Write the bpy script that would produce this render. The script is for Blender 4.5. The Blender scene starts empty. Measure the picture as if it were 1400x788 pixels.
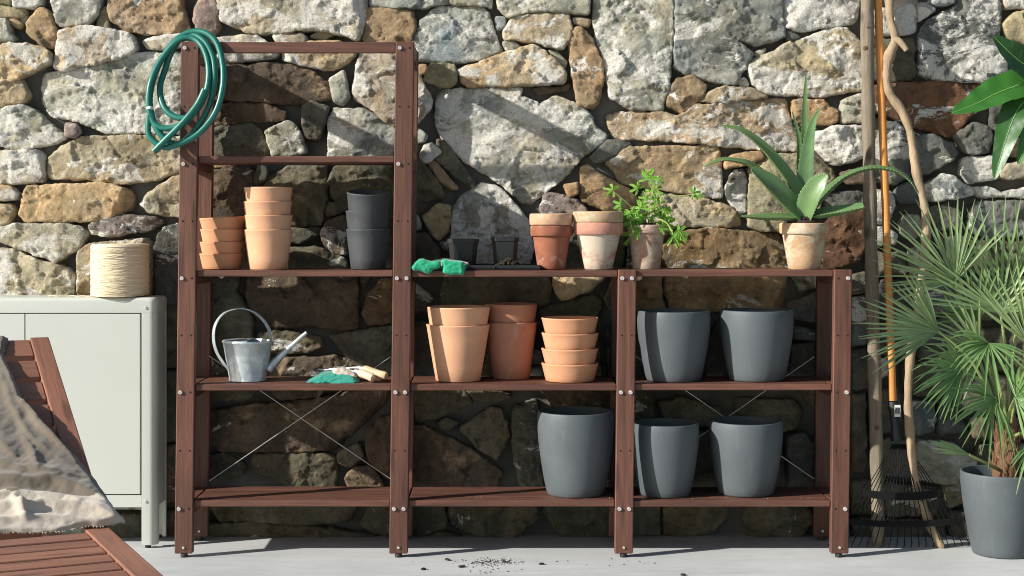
import bpy, bmesh, math, random
import numpy as np
from mathutils import Vector, Matrix
from mathutils.geometry import delaunay_2d_cdt

S = bpy.context.scene
C = S.collection
R = math.radians
random.seed(7)
rng = np.random.default_rng(11)

# ------------------------------------------------------------------ camera
CAMD, CAMZ, PPX, PPY, K0 = 5.3, 1.1575, 680.0, 300.0, 0.0025
cd = bpy.data.cameras.new('camera')
cam = bpy.data.objects.new('camera', cd)
C.objects.link(cam)
cam.location = (0, -CAMD, CAMZ)
cam.rotation_euler = (R(90), 0, 0)
cd.sensor_width = 36.0
cd.lens = 36.0 * CAMD / (1400 * K0)
cd.shift_x = (700 - PPX) / 1400
cd.shift_y = -(394 - PPY) / 1400
cd.clip_start, cd.clip_end = 0.1, 300
S.camera = cam

# ------------------------------------------------------------------ light
TO_SUN = Vector((-2.3, -1.0, 1.2)).normalized()
SUN_EL = math.asin(TO_SUN.z)
SUN_ROT = math.atan2(TO_SUN.x, TO_SUN.y)
w = bpy.data.worlds.new('World')
S.world = w
w.use_nodes = True
wn = w.node_tree.nodes
sky = wn.new('ShaderNodeTexSky')
sky.sky_type = 'NISHITA'
sky.sun_disc = False
sky.sun_elevation = SUN_EL
sky.sun_rotation = SUN_ROT
w.node_tree.links.new(sky.outputs[0], wn['Background'].inputs[0])
wn['Background'].inputs[1].default_value = 0.075
sl = bpy.data.lights.new('sun', 'SUN')
sl.energy = 4.7
sl.angle = R(0.9)
sl.color = (1.0, 0.96, 0.90)
sun = bpy.data.objects.new('sun', sl)
C.objects.link(sun)
sun.rotation_euler = (-TO_SUN).to_track_quat('-Z', 'Y').to_euler()
sun.location = (-6, -4, 5)
S.view_settings.view_transform = 'Standard'
S.view_settings.look = 'None'
S.view_settings.exposure = 0.66
S.view_settings.gamma = 1.0
S.cycles.filter_width = 1.0

# ------------------------------------------------------------------ helpers
def kk(Y): return K0 * (CAMD + Y) / CAMD
def P(px, py, Y):
    """the place at depth Y that the photograph shows at (px, py)"""
    k = kk(Y)
    return Vector(((px - PPX) * k, Y, CAMZ - (py - PPY) * k))
def floorY(py): return CAMD * (CAMZ / ((py - PPY) * K0) - 1)

class MB:
    def __init__(s): s.v = []; s.f = []; s.boxy = False
    def add(s, vs, fs):
        o = len(s.v); s.v += [tuple(v) for v in vs]; s.f += [tuple(i + o for i in f) for f in fs]; return s
    def bm(s, bm):
        bm.verts.index_update()
        s.add([v.co.copy() for v in bm.verts], [[v.index for v in f.verts] for f in bm.faces]); bm.free(); return s
    def box(s, x0, x1, y0, y1, z0, z1, bev=0.003, M=None, seg=1):
        s.boxy = True; bm = bmesh.new(); bmesh.ops.create_cube(bm, size=1)
        for v in bm.verts:
            v.co = Vector(((x0 + x1) / 2 + v.co.x * (x1 - x0), (y0 + y1) / 2 + v.co.y * (y1 - y0), (z0 + z1) / 2 + v.co.z * (z1 - z0)))
        if bev: bmesh.ops.bevel(bm, geom=bm.edges[:], offset=bev, segments=seg, affect='EDGES', profile=0.5)
        if M is not None:
            for v in bm.verts: v.co = M @ v.co
        return s.bm(bm)
    def tube(s, pts, rad, n=10, caps=True, flat=None):
        pts = [Vector(p) for p in pts]
        if not hasattr(rad, '__len__'): rad = [rad] * len(pts)
        T = [(pts[min(i + 1, len(pts) - 1)] - pts[max(i - 1, 0)]).normalized() for i in range(len(pts))]
        a = Vector((0, 0, 1)) if abs(T[0].z) < 0.9 else Vector((0, 1, 0))
        u = (a - T[0] * a.dot(T[0])).normalized()
        vs = []; fs = []
        for i, p in enumerate(pts):
            u = (u - T[i] * u.dot(T[i])).normalized(); v = T[i].cross(u)
            for j in range(n):
                t = 2 * math.pi * j / n
                vs.append(p + (u * math.cos(t) + v * math.sin(t)) * rad[i])
        for i in range(len(pts) - 1):
            for j in range(n):
                k = (j + 1) % n
                fs.append((i * n + j, i * n + k, (i + 1) * n + k, (i + 1) * n + j))
        if caps:
            fs.append(tuple(reversed(range(n)))); fs.append(tuple(range((len(pts) - 1) * n, len(pts) * n)))
        return s.add(vs, fs)
    def lathe(s, prof, c, n=48, wob=None):
        """prof: list of (radius, z); c: base centre; closes on the axis where radius is 0"""
        vs = []; fs = []; rows = []
        for (r, z) in prof:
            if r <= 1e-6:
                rows.append([len(vs)]); vs.append((c[0], c[1], c[2] + z))
            else:
                row = []
                for j in range(n):
                    t = 2 * math.pi * j / n
                    q = 1 if wob is None else wob(t, z)
                    row.append(len(vs)); vs.append((c[0] + r * q * math.cos(t), c[1] + r * q * math.sin(t), c[2] + z))
                rows.append(row)
        for a, b in zip(rows[:-1], rows[1:]):
            for j in range(n):
                k = (j + 1) % n
                if len(a) == 1 and len(b) == 1: continue
                if len(a) == 1: fs.append((a[0], b[k], b[j]))
                elif len(b) == 1: fs.append((a[j], a[k], b[0]))
                else: fs.append((a[j], a[k], b[k], b[j]))
        return s.add(vs, fs)

def wloc(o):
    v = Vector(o.location)
    while o.parent: o = o.parent; v += o.location
    return v
def obj(name, mb, mat, parent=None, origin=None, smooth=True, xf=None, sharp=40):
    """link a shape built in world coordinates as ONE mesh object"""
    base = wloc(parent) if parent else Vector((0, 0, 0))
    org = Vector(origin) if origin is not None else (base if parent else Vector((0, 0, 0)))
    vs = [Vector(v) for v in mb.v]
    if xf: vs = [xf(v) for v in vs]
    me = bpy.data.meshes.new(name)
    me.from_pydata([tuple(v - org) for v in vs], [], mb.f)
    me.update()
    if smooth and not mb.boxy:
        me.shade_smooth()
        me.set_sharp_from_angle(angle=R(sharp))
    me.materials.append(mat)
    o = bpy.data.objects.new(name, me)
    C.objects.link(o)
    o.location = org - base
    if parent: o.parent = parent
    return o
def tag(o, label=None, cat=None, group=None, kind=None):
    if label: o['label'] = label
    if cat: o['category'] = cat
    if group: o['group'] = group
    if kind: o['kind'] = kind
    return o
def thing(name, loc, label, cat, group=None):
    o = bpy.data.objects.new(name, None); C.objects.link(o)
    o.location = loc; o.empty_display_size = 0.05
    return tag(o, label, cat, group)
def dup(o, parent, loc):
    c = o.copy(); C.objects.link(c); c.parent = parent; c.location = loc
    return c
def spline(pts, n=8, closed=False):
    pts = [Vector(p) for p in pts]; out = []; m = len(pts)
    for i in range(m if closed else m - 1):
        if closed: a, b, c, d = pts[(i - 1) % m], pts[i], pts[(i + 1) % m], pts[(i + 2) % m]
        else: a, b, c, d = pts[max(i - 1, 0)], pts[i], pts[i + 1], pts[min(i + 2, m - 1)]
        for j in range(n):
            t = j / n
            out.append(0.5 * ((2 * b) + (c - a) * t + (2 * a - 5 * b + 4 * c - d) * t * t + (3 * b - a - 3 * c + d) * t ** 3))
    if not closed: out.append(pts[-1])
    return out
def lerpl(vals, n):
    return [float(np.interp(i / (n - 1), np.linspace(0, 1, len(vals)), vals)) for i in range(n)]

# ---- numpy gradient noise
_perm = rng.permutation(512)
_ga = rng.uniform(0, 2 * math.pi, 512); _gx = np.cos(_ga); _gy = np.sin(_ga)
def pn(x, y):
    xi = np.floor(x).astype(int); yi = np.floor(y).astype(int); xf = x - xi; yf = y - yi
    def g(a, b, dx, dy):
        h = _perm[(_perm[a & 511] + b) & 511]
        return _gx[h] * dx + _gy[h] * dy
    u = xf ** 3 * (xf * (xf * 6 - 15) + 10); v = yf ** 3 * (yf * (yf * 6 - 15) + 10)
    a = g(xi, yi, xf, yf); b = g(xi + 1, yi, xf - 1, yf); c = g(xi, yi + 1, xf, yf - 1); d = g(xi + 1, yi + 1, xf - 1, yf - 1)
    return (a * (1 - u) + b * u) * (1 - v) + (c * (1 - u) + d * u) * v * 1.0
def fbm(x, y, o=4, gain=0.5):
    t = 0; a = 1
    for i in range(o):
        t = t + a * pn(x * 2 ** i + 17.3 * i, y * 2 ** i + 5.1 * i); a *= gain
    return t

# ------------------------------------------------------------------ materials
class NT:
    def __init__(s, name, rough=0.6, metallic=0.0, spec=0.5):
        s.m = bpy.data.materials.new(name); s.m.use_nodes = True
        s.t = s.m.node_tree; s.b = s.t.nodes['Principled BSDF']
        s.b.inputs['Roughness'].default_value = rough
        s.b.inputs['Metallic'].default_value = metallic
        s.b.inputs['Specular IOR Level'].default_value = spec
    def n(s, typ, **kw):
        nd = s.t.nodes.new(typ)
        for k, v in kw.items():
            if k.startswith('i_'): nd.inputs[k[2:].replace('_', ' ')].default_value = v
            else: setattr(nd, k, v)
        return nd
    def l(s, a, b): s.t.links.new(a, b)
    def coord(s, scale=(1, 1, 1), rand=True, kind='Object'):
        tc = s.n('ShaderNodeTexCoord'); mp = s.n('ShaderNodeMapping'); mp.inputs['Scale'].default_value = scale
        s.l(tc.outputs[kind], mp.inputs['Vector'])
        if rand:
            oi = s.n('ShaderNodeObjectInfo'); mu = s.n('ShaderNodeMath', operation='MULTIPLY'); mu.inputs[1].default_value = 37.0
            s.l(oi.outputs['Random'], mu.inputs[0]); s.l(mu.outputs[0], mp.inputs['Location'])
        return mp.outputs['Vector']
    def noise(s, vec, scale, detail=6, rough=0.6, dist=0.0):
        nd = s.n('ShaderNodeTexNoise'); nd.inputs['Scale'].default_value = scale; nd.inputs['Detail'].default_value = detail
        nd.inputs['Roughness'].default_value = rough; nd.inputs['Distortion'].default_value = dist
        s.l(vec, nd.inputs['Vector']); return nd.outputs['Fac']
    def ramp(s, fac, stops):
        nd = s.n('ShaderNodeValToRGB'); cr = nd.color_ramp
        while len(cr.elements) < len(stops): cr.elements.new(0.5)
        for e, (p, c) in zip(cr.elements, stops):
            e.position = p; e.color = (*c, 1) if hasattr(c, '__len__') else (c, c, c, 1)
        s.l(fac, nd.inputs['Fac']); return nd.outputs['Color']
    def mix(s, fac, a, b, mode='MIX'):
        nd = s.n('ShaderNodeMix', data_type='RGBA', blend_type=mode)
        for sock, v in ((nd.inputs['Factor'], fac), (nd.inputs['A'], a), (nd.inputs['B'], b)):
            pass
        f, A, B = nd.inputs[0], nd.inputs[6], nd.inputs[7]
        for sock, v in ((f, fac), (A, a), (B, b)):
            if hasattr(v, 'is_linked'): s.l(v, sock)
            elif hasattr(v, '__len__'): sock.default_value = (*v, 1)
            else: sock.default_value = v
        return nd.outputs[2]
    def math(s, op, a, b=None, c=None):
        nd = s.n('ShaderNodeMath', operation=op)
        for sock, v in zip(nd.inputs, (a, b, c)):
            if v is None: continue
            if hasattr(v, 'is_linked'): s.l(v, sock)
            else: sock.default_value = v
        return nd.outputs[0]
    def bump(s, h, strength=0.5, dist=0.005, prev=None):
        nd = s.n('ShaderNodeBump'); nd.inputs['Strength'].default_value = strength; nd.inputs['Distance'].default_value = dist
        s.l(h, nd.inputs['Height'])
        if prev is not None: s.l(prev, nd.inputs['Normal'])
        return nd.outputs['Normal']
    def out(s, col=None, nor=None, rough=None):
        if col is not None:
            if hasattr(col, 'is_linked'): s.l(col, s.b.inputs['Base Color'])
            else: s.b.inputs['Base Color'].default_value = (*col, 1)
        if nor is not None: s.l(nor, s.b.inputs['Normal'])
        if rough is not None: s.l(rough, s.b.inputs['Roughness'])
        return s.m
def sc(c, f): return tuple(min(1, x * f) for x in c)

def mat_plain(name, col, rough=0.6, var=0.15, scale=12, bump=0.1, bscale=120, metallic=0.0, spec=0.5):
    t = NT(name, rough, metallic, spec); v = t.coord()
    n = t.noise(v, scale); c = t.ramp(n, [(0.3, sc(col, 1 - var)), (0.7, sc(col, 1 + var))])
    return t.out(c, t.bump(t.noise(v, bscale, 3), bump, 0.002) if bump else None)

def mat_wood(name, col, axis, rough=0.55, var=0.5):
    t = NT(name, rough, 0, 0.4)
    scl = {'x': (1.2, 22, 22), 'y': (22, 1.2, 22), 'z': (22, 22, 1.2)}[axis]
    v = t.coord(scl)
    g = t.noise(v, 3.0, 8, 0.62, 0.6)
    c = t.ramp(g, [(0.25, sc(col, 1 - var)), (0.5, col), (0.75, sc(col, 1 + var))])
    oi = t.n('ShaderNodeObjectInfo')
    c = t.mix(t.math('MULTIPLY', oi.outputs['Random'], 0.5), c, t.mix(1.0, c, (0.62, 0.58, 0.56), 'MULTIPLY'))
    big = t.noise(t.coord({'x': (.6, 3, 3), 'y': (3, .6, 3), 'z': (3, 3, .6)}[axis]), 4.0, 5, 0.6)
    c = t.mix(t.ramp(big, [(0.42, 0.0), (0.75, 0.6)]), c, t.mix(1.0, c, (1.75, 1.7, 1.6), 'MULTIPLY'))
    # scattered knots
    vo = t.n('ShaderNodeTexVoronoi'); vo.inputs['Scale'].default_value = 1.0
    kv = t.coord({'x': (3.0, 16, 16), 'y': (16, 3.0, 16), 'z': (16, 16, 3.0)}[axis]); t.l(kv, vo.inputs['Vector'])
    kn = t.ramp(vo.outputs['Distance'], [(0.10, 1.0), (0.19, 0.0)])
    c = t.mix(t.math('MULTIPLY', kn, 0.6), c, sc(col, 0.35))
    fine = t.noise(v, 11.0, 5, 0.7)
    n = t.bump(fine, 0.35, 0.002); n = t.bump(g, 0.25, 0.003, n)
    return t.out(c, n, t.ramp(fine, [(0.2, rough - 0.12), (0.8, rough + 0.15)]))

def mat_stone():
    t = NT('rubble_stone', 0.9, 0, 0.2); v = t.coord()
    oi = t.n('ShaderNodeObjectInfo'); base = oi.outputs['Color']
    def prop(n):
        a = t.n('ShaderNodeAttribute', attribute_type='OBJECT', attribute_name=n); return a.outputs['Fac']
    n0 = t.noise(v, 3.0, 5, 0.6, 0.6); n1 = t.noise(v, 9, 10, 0.7, 0.5); n2 = t.noise(v, 34, 8, 0.72); n3 = t.noise(v, 150, 5, 0.75)
    c = t.mix(t.ramp(n1, [(0.36, 0.0), (0.62, 1.0)]), t.mix(1.0, base, (0.66, 0.665, 0.66), 'MULTIPLY'), t.mix(1.0, base, (1.3, 1.27, 1.20), 'MULTIPLY'))
    c = t.mix(t.ramp(n0, [(0.42, 0.0), (0.62, 0.75)]), c, t.mix(1.0, c, (1.04, 0.86, 0.64), 'MULTIPLY'))
    nb = t.noise(v, 5.5, 7, 0.65, 1.0)
    c = t.mix(t.ramp(nb, [(0.50, 0.0), (0.64, 0.8)]), c, t.mix(1.0, c, (0.60, 0.66, 0.66), 'MULTIPLY'))
    c = t.mix(t.ramp(n2, [(0.36, 0.6), (0.52, 0.0)]), c, t.mix(1.0, base, (0.42, 0.42, 0.40), 'MULTIPLY'))
    rn = t.noise(v, 4.2, 10, 0.7, 0.9)                       # rusty mineral patches
    rf = t.ramp(t.math('SUBTRACT', t.math('ADD', rn, prop('rust')), 1.0), [(0.0, 0.0), (0.08, 0.8)])
    c = t.mix(rf, c, t.ramp(n2, [(0.3, (0.20, 0.125, 0.07)), (0.7, (0.44, 0.335, 0.205))]))
    ln = t.noise(t.coord((1, 1, 1.5)), 5.0, 13, 0.72, 0.7)   # chalky crust
    lraw = t.math('SUBTRACT', t.math('ADD', ln, prop('crust')), 1.0)
    lf = t.ramp(lraw, [(0.0, 0.0), (0.018, 0.8), (0.12, 0.96)])
    c = t.mix(lf, c, t.ramp(n3, [(0.25, (0.42, 0.40, 0.345)), (0.65, (0.69, 0.67, 0.60))]))
    c = t.mix(t.ramp(n3, [(0.33, 0.6), (0.42, 0.0)]), c, t.mix(1.0, c, (0.30, 0.22, 0.2), 'MULTIPLY'))
    c = t.mix(t.ramp(n3, [(0.56, 0.0), (0.68, 0.5)]), c, t.mix(1.0, c, (1.5, 1.48, 1.42), 'MULTIPLY'))
    nor = t.bump(n3, 0.9, 0.0034)
    nor = t.bump(n2, 0.8, 0.0075, nor)
    nm = t.noise(t.coord((1, 1, 1.8)), 70, 6, 0.7)
    nor = t.bump(nm, 0.7, 0.005, nor)
    st = t.noise(t.coord((1, 1, 5)), 9, 8, 0.7, 0.3)         # bedding
    nor = t.bump(st, 0.4, 0.006, nor)
    nor = t.bump(lf, 0.5, 0.003, nor)
    return t.out(c, nor)

def mat_glaze(name, col, rough=0.6):
    t = NT(name, rough, 0, 0.4); v = t.coord(); oi = t.n('ShaderNodeObjectInfo')
    n = t.noise(v, 5, 8, 0.65, 0.4); f = t.noise(v, 260, 3); s = t.noise(t.coord((1, 1, 0.25)), 22, 8, 0.75, 0.6)
    c = t.ramp(n, [(0.3, sc(col, 0.86)), (0.7, sc(col, 1.14))])
    c = t.mix(t.ramp(s, [(0.56, 0.0), (0.80, 0.32)]), c, (0.24, 0.25, 0.25))
    c = t.mix(t.ramp(f, [(0.60, 0.0), (0.72, 0.35)]), c, sc(col, 1.7))
    c = t.mix(t.math('MULTIPLY', oi.outputs['Random'], 0.3), c, sc(col, 0.75))
    return t.out(c, t.bump(f, 0.14, 0.0015, t.bump(n, 0.05, 0.01)), t.ramp(n, [(0.3, rough - 0.12), (0.7, rough + 0.12)]))

def mat_terracotta(name, col):
    t = NT(name, 0.85, 0, 0.25); v = t.coord()
    n = t.noise(v, 9, 6, 0.6); f = t.noise(v, 90, 4, 0.7)
    c = t.ramp(n, [(0.3, sc(col, 0.88)), (0.7, sc(col, 1.10))])
    c = t.mix(t.ramp(f, [(0.62, 0.0), (0.8, 0.35)]), c, sc(col, 1.3))
    oi = t.n('ShaderNodeObjectInfo')
    c = t.mix(t.math('MULTIPLY', oi.outputs['Random'], 0.35), c, t.mix(1.0, c, (0.88, 0.80, 0.74), 'MULTIPLY'))
    bl = t.noise(t.coord((1, 1, 0.7)), 13, 9, 0.7, 0.7)
    c = t.mix(t.ramp(bl, [(0.56, 0.0), (0.78, 0.38)]), c, (0.66, 0.50, 0.38))
    c = t.mix(t.ramp(t.noise(v, 26, 7, 0.75), [(0.66, 0.0), (0.78, 0.4)]), c, sc(col, 0.5))
    ring = t.n('ShaderNodeTexWave', wave_type='BANDS', bands_direction='Z'); ring.inputs['Scale'].default_value = 60
    ring.inputs['Distortion'].default_value = 1.5; ring.inputs['Detail'].default_value = 2; t.l(v, ring.inputs['Vector'])
    nor = t.bump(ring.outputs['Fac'], 0.06, 0.001); nor = t.bump(f, 0.15, 0.0015, nor)
    return t.out(c, nor)

def mat_aged(name, col, chalk, amt):
    """old clay with chalky salt bloom"""
    t = NT(name, 0.92, 0, 0.2); v = t.coord()
    n = t.noise(v, 16, 9, 0.7, 0.2); m = t.noise(t.coord((1, 1, 1.4)), 15, 10, 0.72, 0.25); f = t.noise(v, 110, 4, 0.7)
    c = t.ramp(n, [(0.3, sc(col, 0.7)), (0.7, sc(col, 1.2))])
    c = t.mix(t.ramp(m, [(0.62 - amt, 0.0), (0.74 - amt, 0.9)]), c, t.mix(n, chalk, sc(chalk, 0.75)))
    c = t.mix(t.ramp(t.noise(v, 20, 9, 0.7), [(0.66, 0.0), (0.74, 0.7)]), c, (0.10, 0.085, 0.06))
    nor = t.bump(f, 0.35, 0.002); nor = t.bump(n, 0.3, 0.004, nor)
    return t.out(c, nor)

def mat_concrete():
    t = NT('concrete', 0.75, 0, 0.35); v = t.coord((1, 1, 1), False)
    n = t.noise(v, 1.6, 8, 0.65, 0.4); m = t.noise(t.coord((1, 4, 1), False), 3.0, 8, 0.7, 0.6); f = t.noise(v, 160, 4, 0.7)
    c = t.ramp(n, [(0.3, (0.43, 0.44, 0.43)), (0.7, (0.56, 0.57, 0.555))])
    c = t.mix(t.ramp(m, [(0.45, 0.0), (0.75, 0.6)]), c, (0.36, 0.37, 0.37))
    c = t.mix(t.ramp(t.noise(v, 45, 6, 0.8), [(0.64, 0.0), (0.72, 0.5)]), c, (0.2, 0.2, 0.19))
    st = t.noise(t.coord((0.5, 3, 1), False), 1.2, 9, 0.75, 1.2)
    c = t.mix(t.ramp(st, [(0.54, 0.0), (0.70, 0.45)]), c, (0.255, 0.265, 0.265))
    c = t.mix(t.ramp(f, [(0.30, 0.5), (0.40, 0.0)]), c, (0.22, 0.22, 0.215))
    nor = t.bump(f, 0.12, 0.002); nor = t.bump(m, 0.12, 0.006, nor)
    return t.out(c, nor, t.ramp(m, [(0.3, 0.6), (0.7, 0.85)]))

def mat_leaf(name, col, rough=0.45, var=0.3, trans=0.25, scale=20, stretch=(1, 1, 1)):
    t = NT(name, rough, 0, 0.5); v = t.coord(stretch)
    n = t.noise(v, scale, 5)
    hs = t.n('ShaderNodeObjectInfo')
    c = t.ramp(n, [(0.3, sc(col, 1 - var)), (0.7, sc(col, 1 + var))])
    c = t.mix(t.math('MULTIPLY', hs.outputs['Random'], 0.45), c, (col[0] * 1.5, col[1] * 1.15, col[2] * 0.8))
    t.out(c, t.bump(t.noise(v, scale * 6, 3), 0.15, 0.002))
    if trans:
        tr = t.n('ShaderNodeBsdfTranslucent'); t.l(c, tr.inputs['Color'])
        mx = t.n('ShaderNodeMixShader'); mx.inputs[0].default_value = trans
        t.l(t.b.outputs[0], mx.inputs[1]); t.l(tr.outputs[0], mx.inputs[2])
        t.l(mx.outputs[0], t.t.nodes['Material Output'].inputs['Surface'])
    return t.m

def mat_fabric(name, col, rough=0.95, wscale=900):
    t = NT(name, rough, 0, 0.15); v = t.coord((1, 1, 1), False)
    n = t.noise(v, 8, 7, 0.6); f = t.noise(v, wscale * 0.4, 2, 0.6)
    c = t.ramp(n, [(0.3, sc(col, 0.82)), (0.7, sc(col, 1.12))])
    c = t.mix(t.ramp(f, [(0.35, 0.25), (0.65, 0.0)]), c, sc(col, 0.6))
    t.b.inputs['Sheen Weight'].default_value = 0.25
    return t.out(c, t.bump(f, 0.25, 0.002, t.bump(t.noise(v, 45, 5, 0.6), 0.25, 0.006)))

def mat_galv():
    t = NT('galvanised_steel', 0.36, 0.7, 0.5); v = t.coord()
    vo = t.n('ShaderNodeTexVoronoi'); vo.inputs['Scale'].default_value = 55; t.l(v, vo.inputs['Vector'])
    n = t.noise(v, 16, 6)
    c = t.ramp(vo.outputs['Color'], [(0.2, (0.50, 0.56, 0.58)), (0.8, (0.68, 0.74, 0.75))])
    c = t.mix(t.ramp(n, [(0.45, 0.0), (0.75, 0.6)]), c, (0.36, 0.39, 0.39))
    return t.out(c, t.bump(n, 0.06, 0.003), t.ramp(n, [(0.3, 0.32), (0.7, 0.58)]))

def mat_hose():
    t = NT('braided_hose', 0.35, 0, 0.5); v = t.coord((1, 1, 1), False)
    c0 = (0.007, 0.095, 0.068)
    mp = t.n('ShaderNodeTexChecker'); mp.inputs['Scale'].default_value = 380; mp.inputs['Color1'].default_value = (*c0, 1); mp.inputs['Color2'].default_value = (0.011, 0.16, 0.12, 1)
    rot = t.n('ShaderNodeMapping'); rot.inputs['Rotation'].default_value = (0.4, 0.785, 0.3); t.l(v, rot.inputs['Vector']); t.l(rot.outputs[0], mp.inputs['Vector'])
    n = t.noise(v, 20, 4)
    c = t.mix(t.math('MULTIPLY', n, 0.35), mp.outputs['Color'], (0.018, 0.185, 0.14))
    return t.out(c, t.bump(mp.outputs['Fac'], 0.12, 0.001))

def mat_bark(name, col, scl=(14, 14, 1.6), knots=True):
    t = NT(name, 0.85, 0, 0.25); v = t.coord(scl); u = t.coord()
    n = t.noise(v, 2.4, 9, 0.7, 0.8); m = t.noise(u, 16, 8, 0.7)
    c = t.ramp(n, [(0.25, sc(col, 0.5)), (0.5, col), (0.75, sc(col, 1.4))])
    c = t.mix(t.ramp(m, [(0.4, 0.0), (0.75, 0.5)]), c, sc(col, 0.6))
    if knots:
        vo = t.n('ShaderNodeTexVoronoi'); t.l(t.coord((9, 9, 5)), vo.inputs['Vector']); vo.inputs['Scale'].default_value = 1.0
        c = t.mix(t.ramp(vo.outputs['Distance'], [(0.07, 0.75), (0.16, 0.0)]), c, sc(col, 0.2))
    return t.out(c, t.bump(m, 0.5, 0.006, t.bump(n, 0.7, 0.006)))

WOODC = (0.108, 0.047, 0.031)
M = dict(
    stone=mat_stone(), concrete=mat_concrete(), galv=mat_galv(), hose=mat_hose(),
    mortar=mat_plain('mortar', (0.095, 0.09, 0.078), 0.95, 0.3, 9, 0.8, 60),
    wood_x=mat_wood('stained_wood_along', WOODC, 'x'), wood_y=mat_wood('stained_wood_across', WOODC, 'y'), wood_z=mat_wood('stained_wood_upright', WOODC, 'z'),
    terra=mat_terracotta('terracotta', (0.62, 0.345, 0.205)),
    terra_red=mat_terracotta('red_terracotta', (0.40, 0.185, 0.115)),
    terra_bowl=mat_terracotta('orange_terracotta', (0.56, 0.285, 0.155)),
    grey=mat_glaze('charcoal_ceramic', (0.082, 0.096, 0.104), 0.58), grey2=mat_glaze('dark_charcoal_ceramic', (0.050, 0.055, 0.059), 0.6),
    steel=mat_plain('bolt_steel', (0.72, 0.68, 0.66), 0.35, 0.1, 60, 0.05, 300, metallic=0.6),
    black=mat_plain('black_plastic', (0.012, 0.013, 0.014), 0.5, 0.2, 20, 0.1, 200),
    hole=mat_plain('hole_shade', (0.01, 0.008, 0.007), 0.95, 0.1, 20, 0),
    wire=mat_plain('brace_steel', (0.62, 0.60, 0.56), 0.4, 0.1, 40, 0, metallic=0.7),
    soil=mat_plain('potting_soil', (0.030, 0.019, 0.013), 0.95, 0.5, 60, 0.9, 150),
    cabinet=mat_plain('cabinet_paint', (0.515, 0.535, 0.475), 0.36, 0.025, 3, 0.03, 400, spec=0.4),
    cabin_dark=mat_plain('cabinet_inside', (0.05, 0.05, 0.047), 0.8, 0.1, 5, 0),
)
# ------------------------------------------------------------------ floor
fl = MB().add([(-20, -20, 0), (20, -20, 0), (20, 0.9, 0), (-20, 0.9, 0)], [(0, 1, 2, 3)])
tag(obj('floor', fl, M['concrete'], smooth=False), kind='structure')

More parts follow.
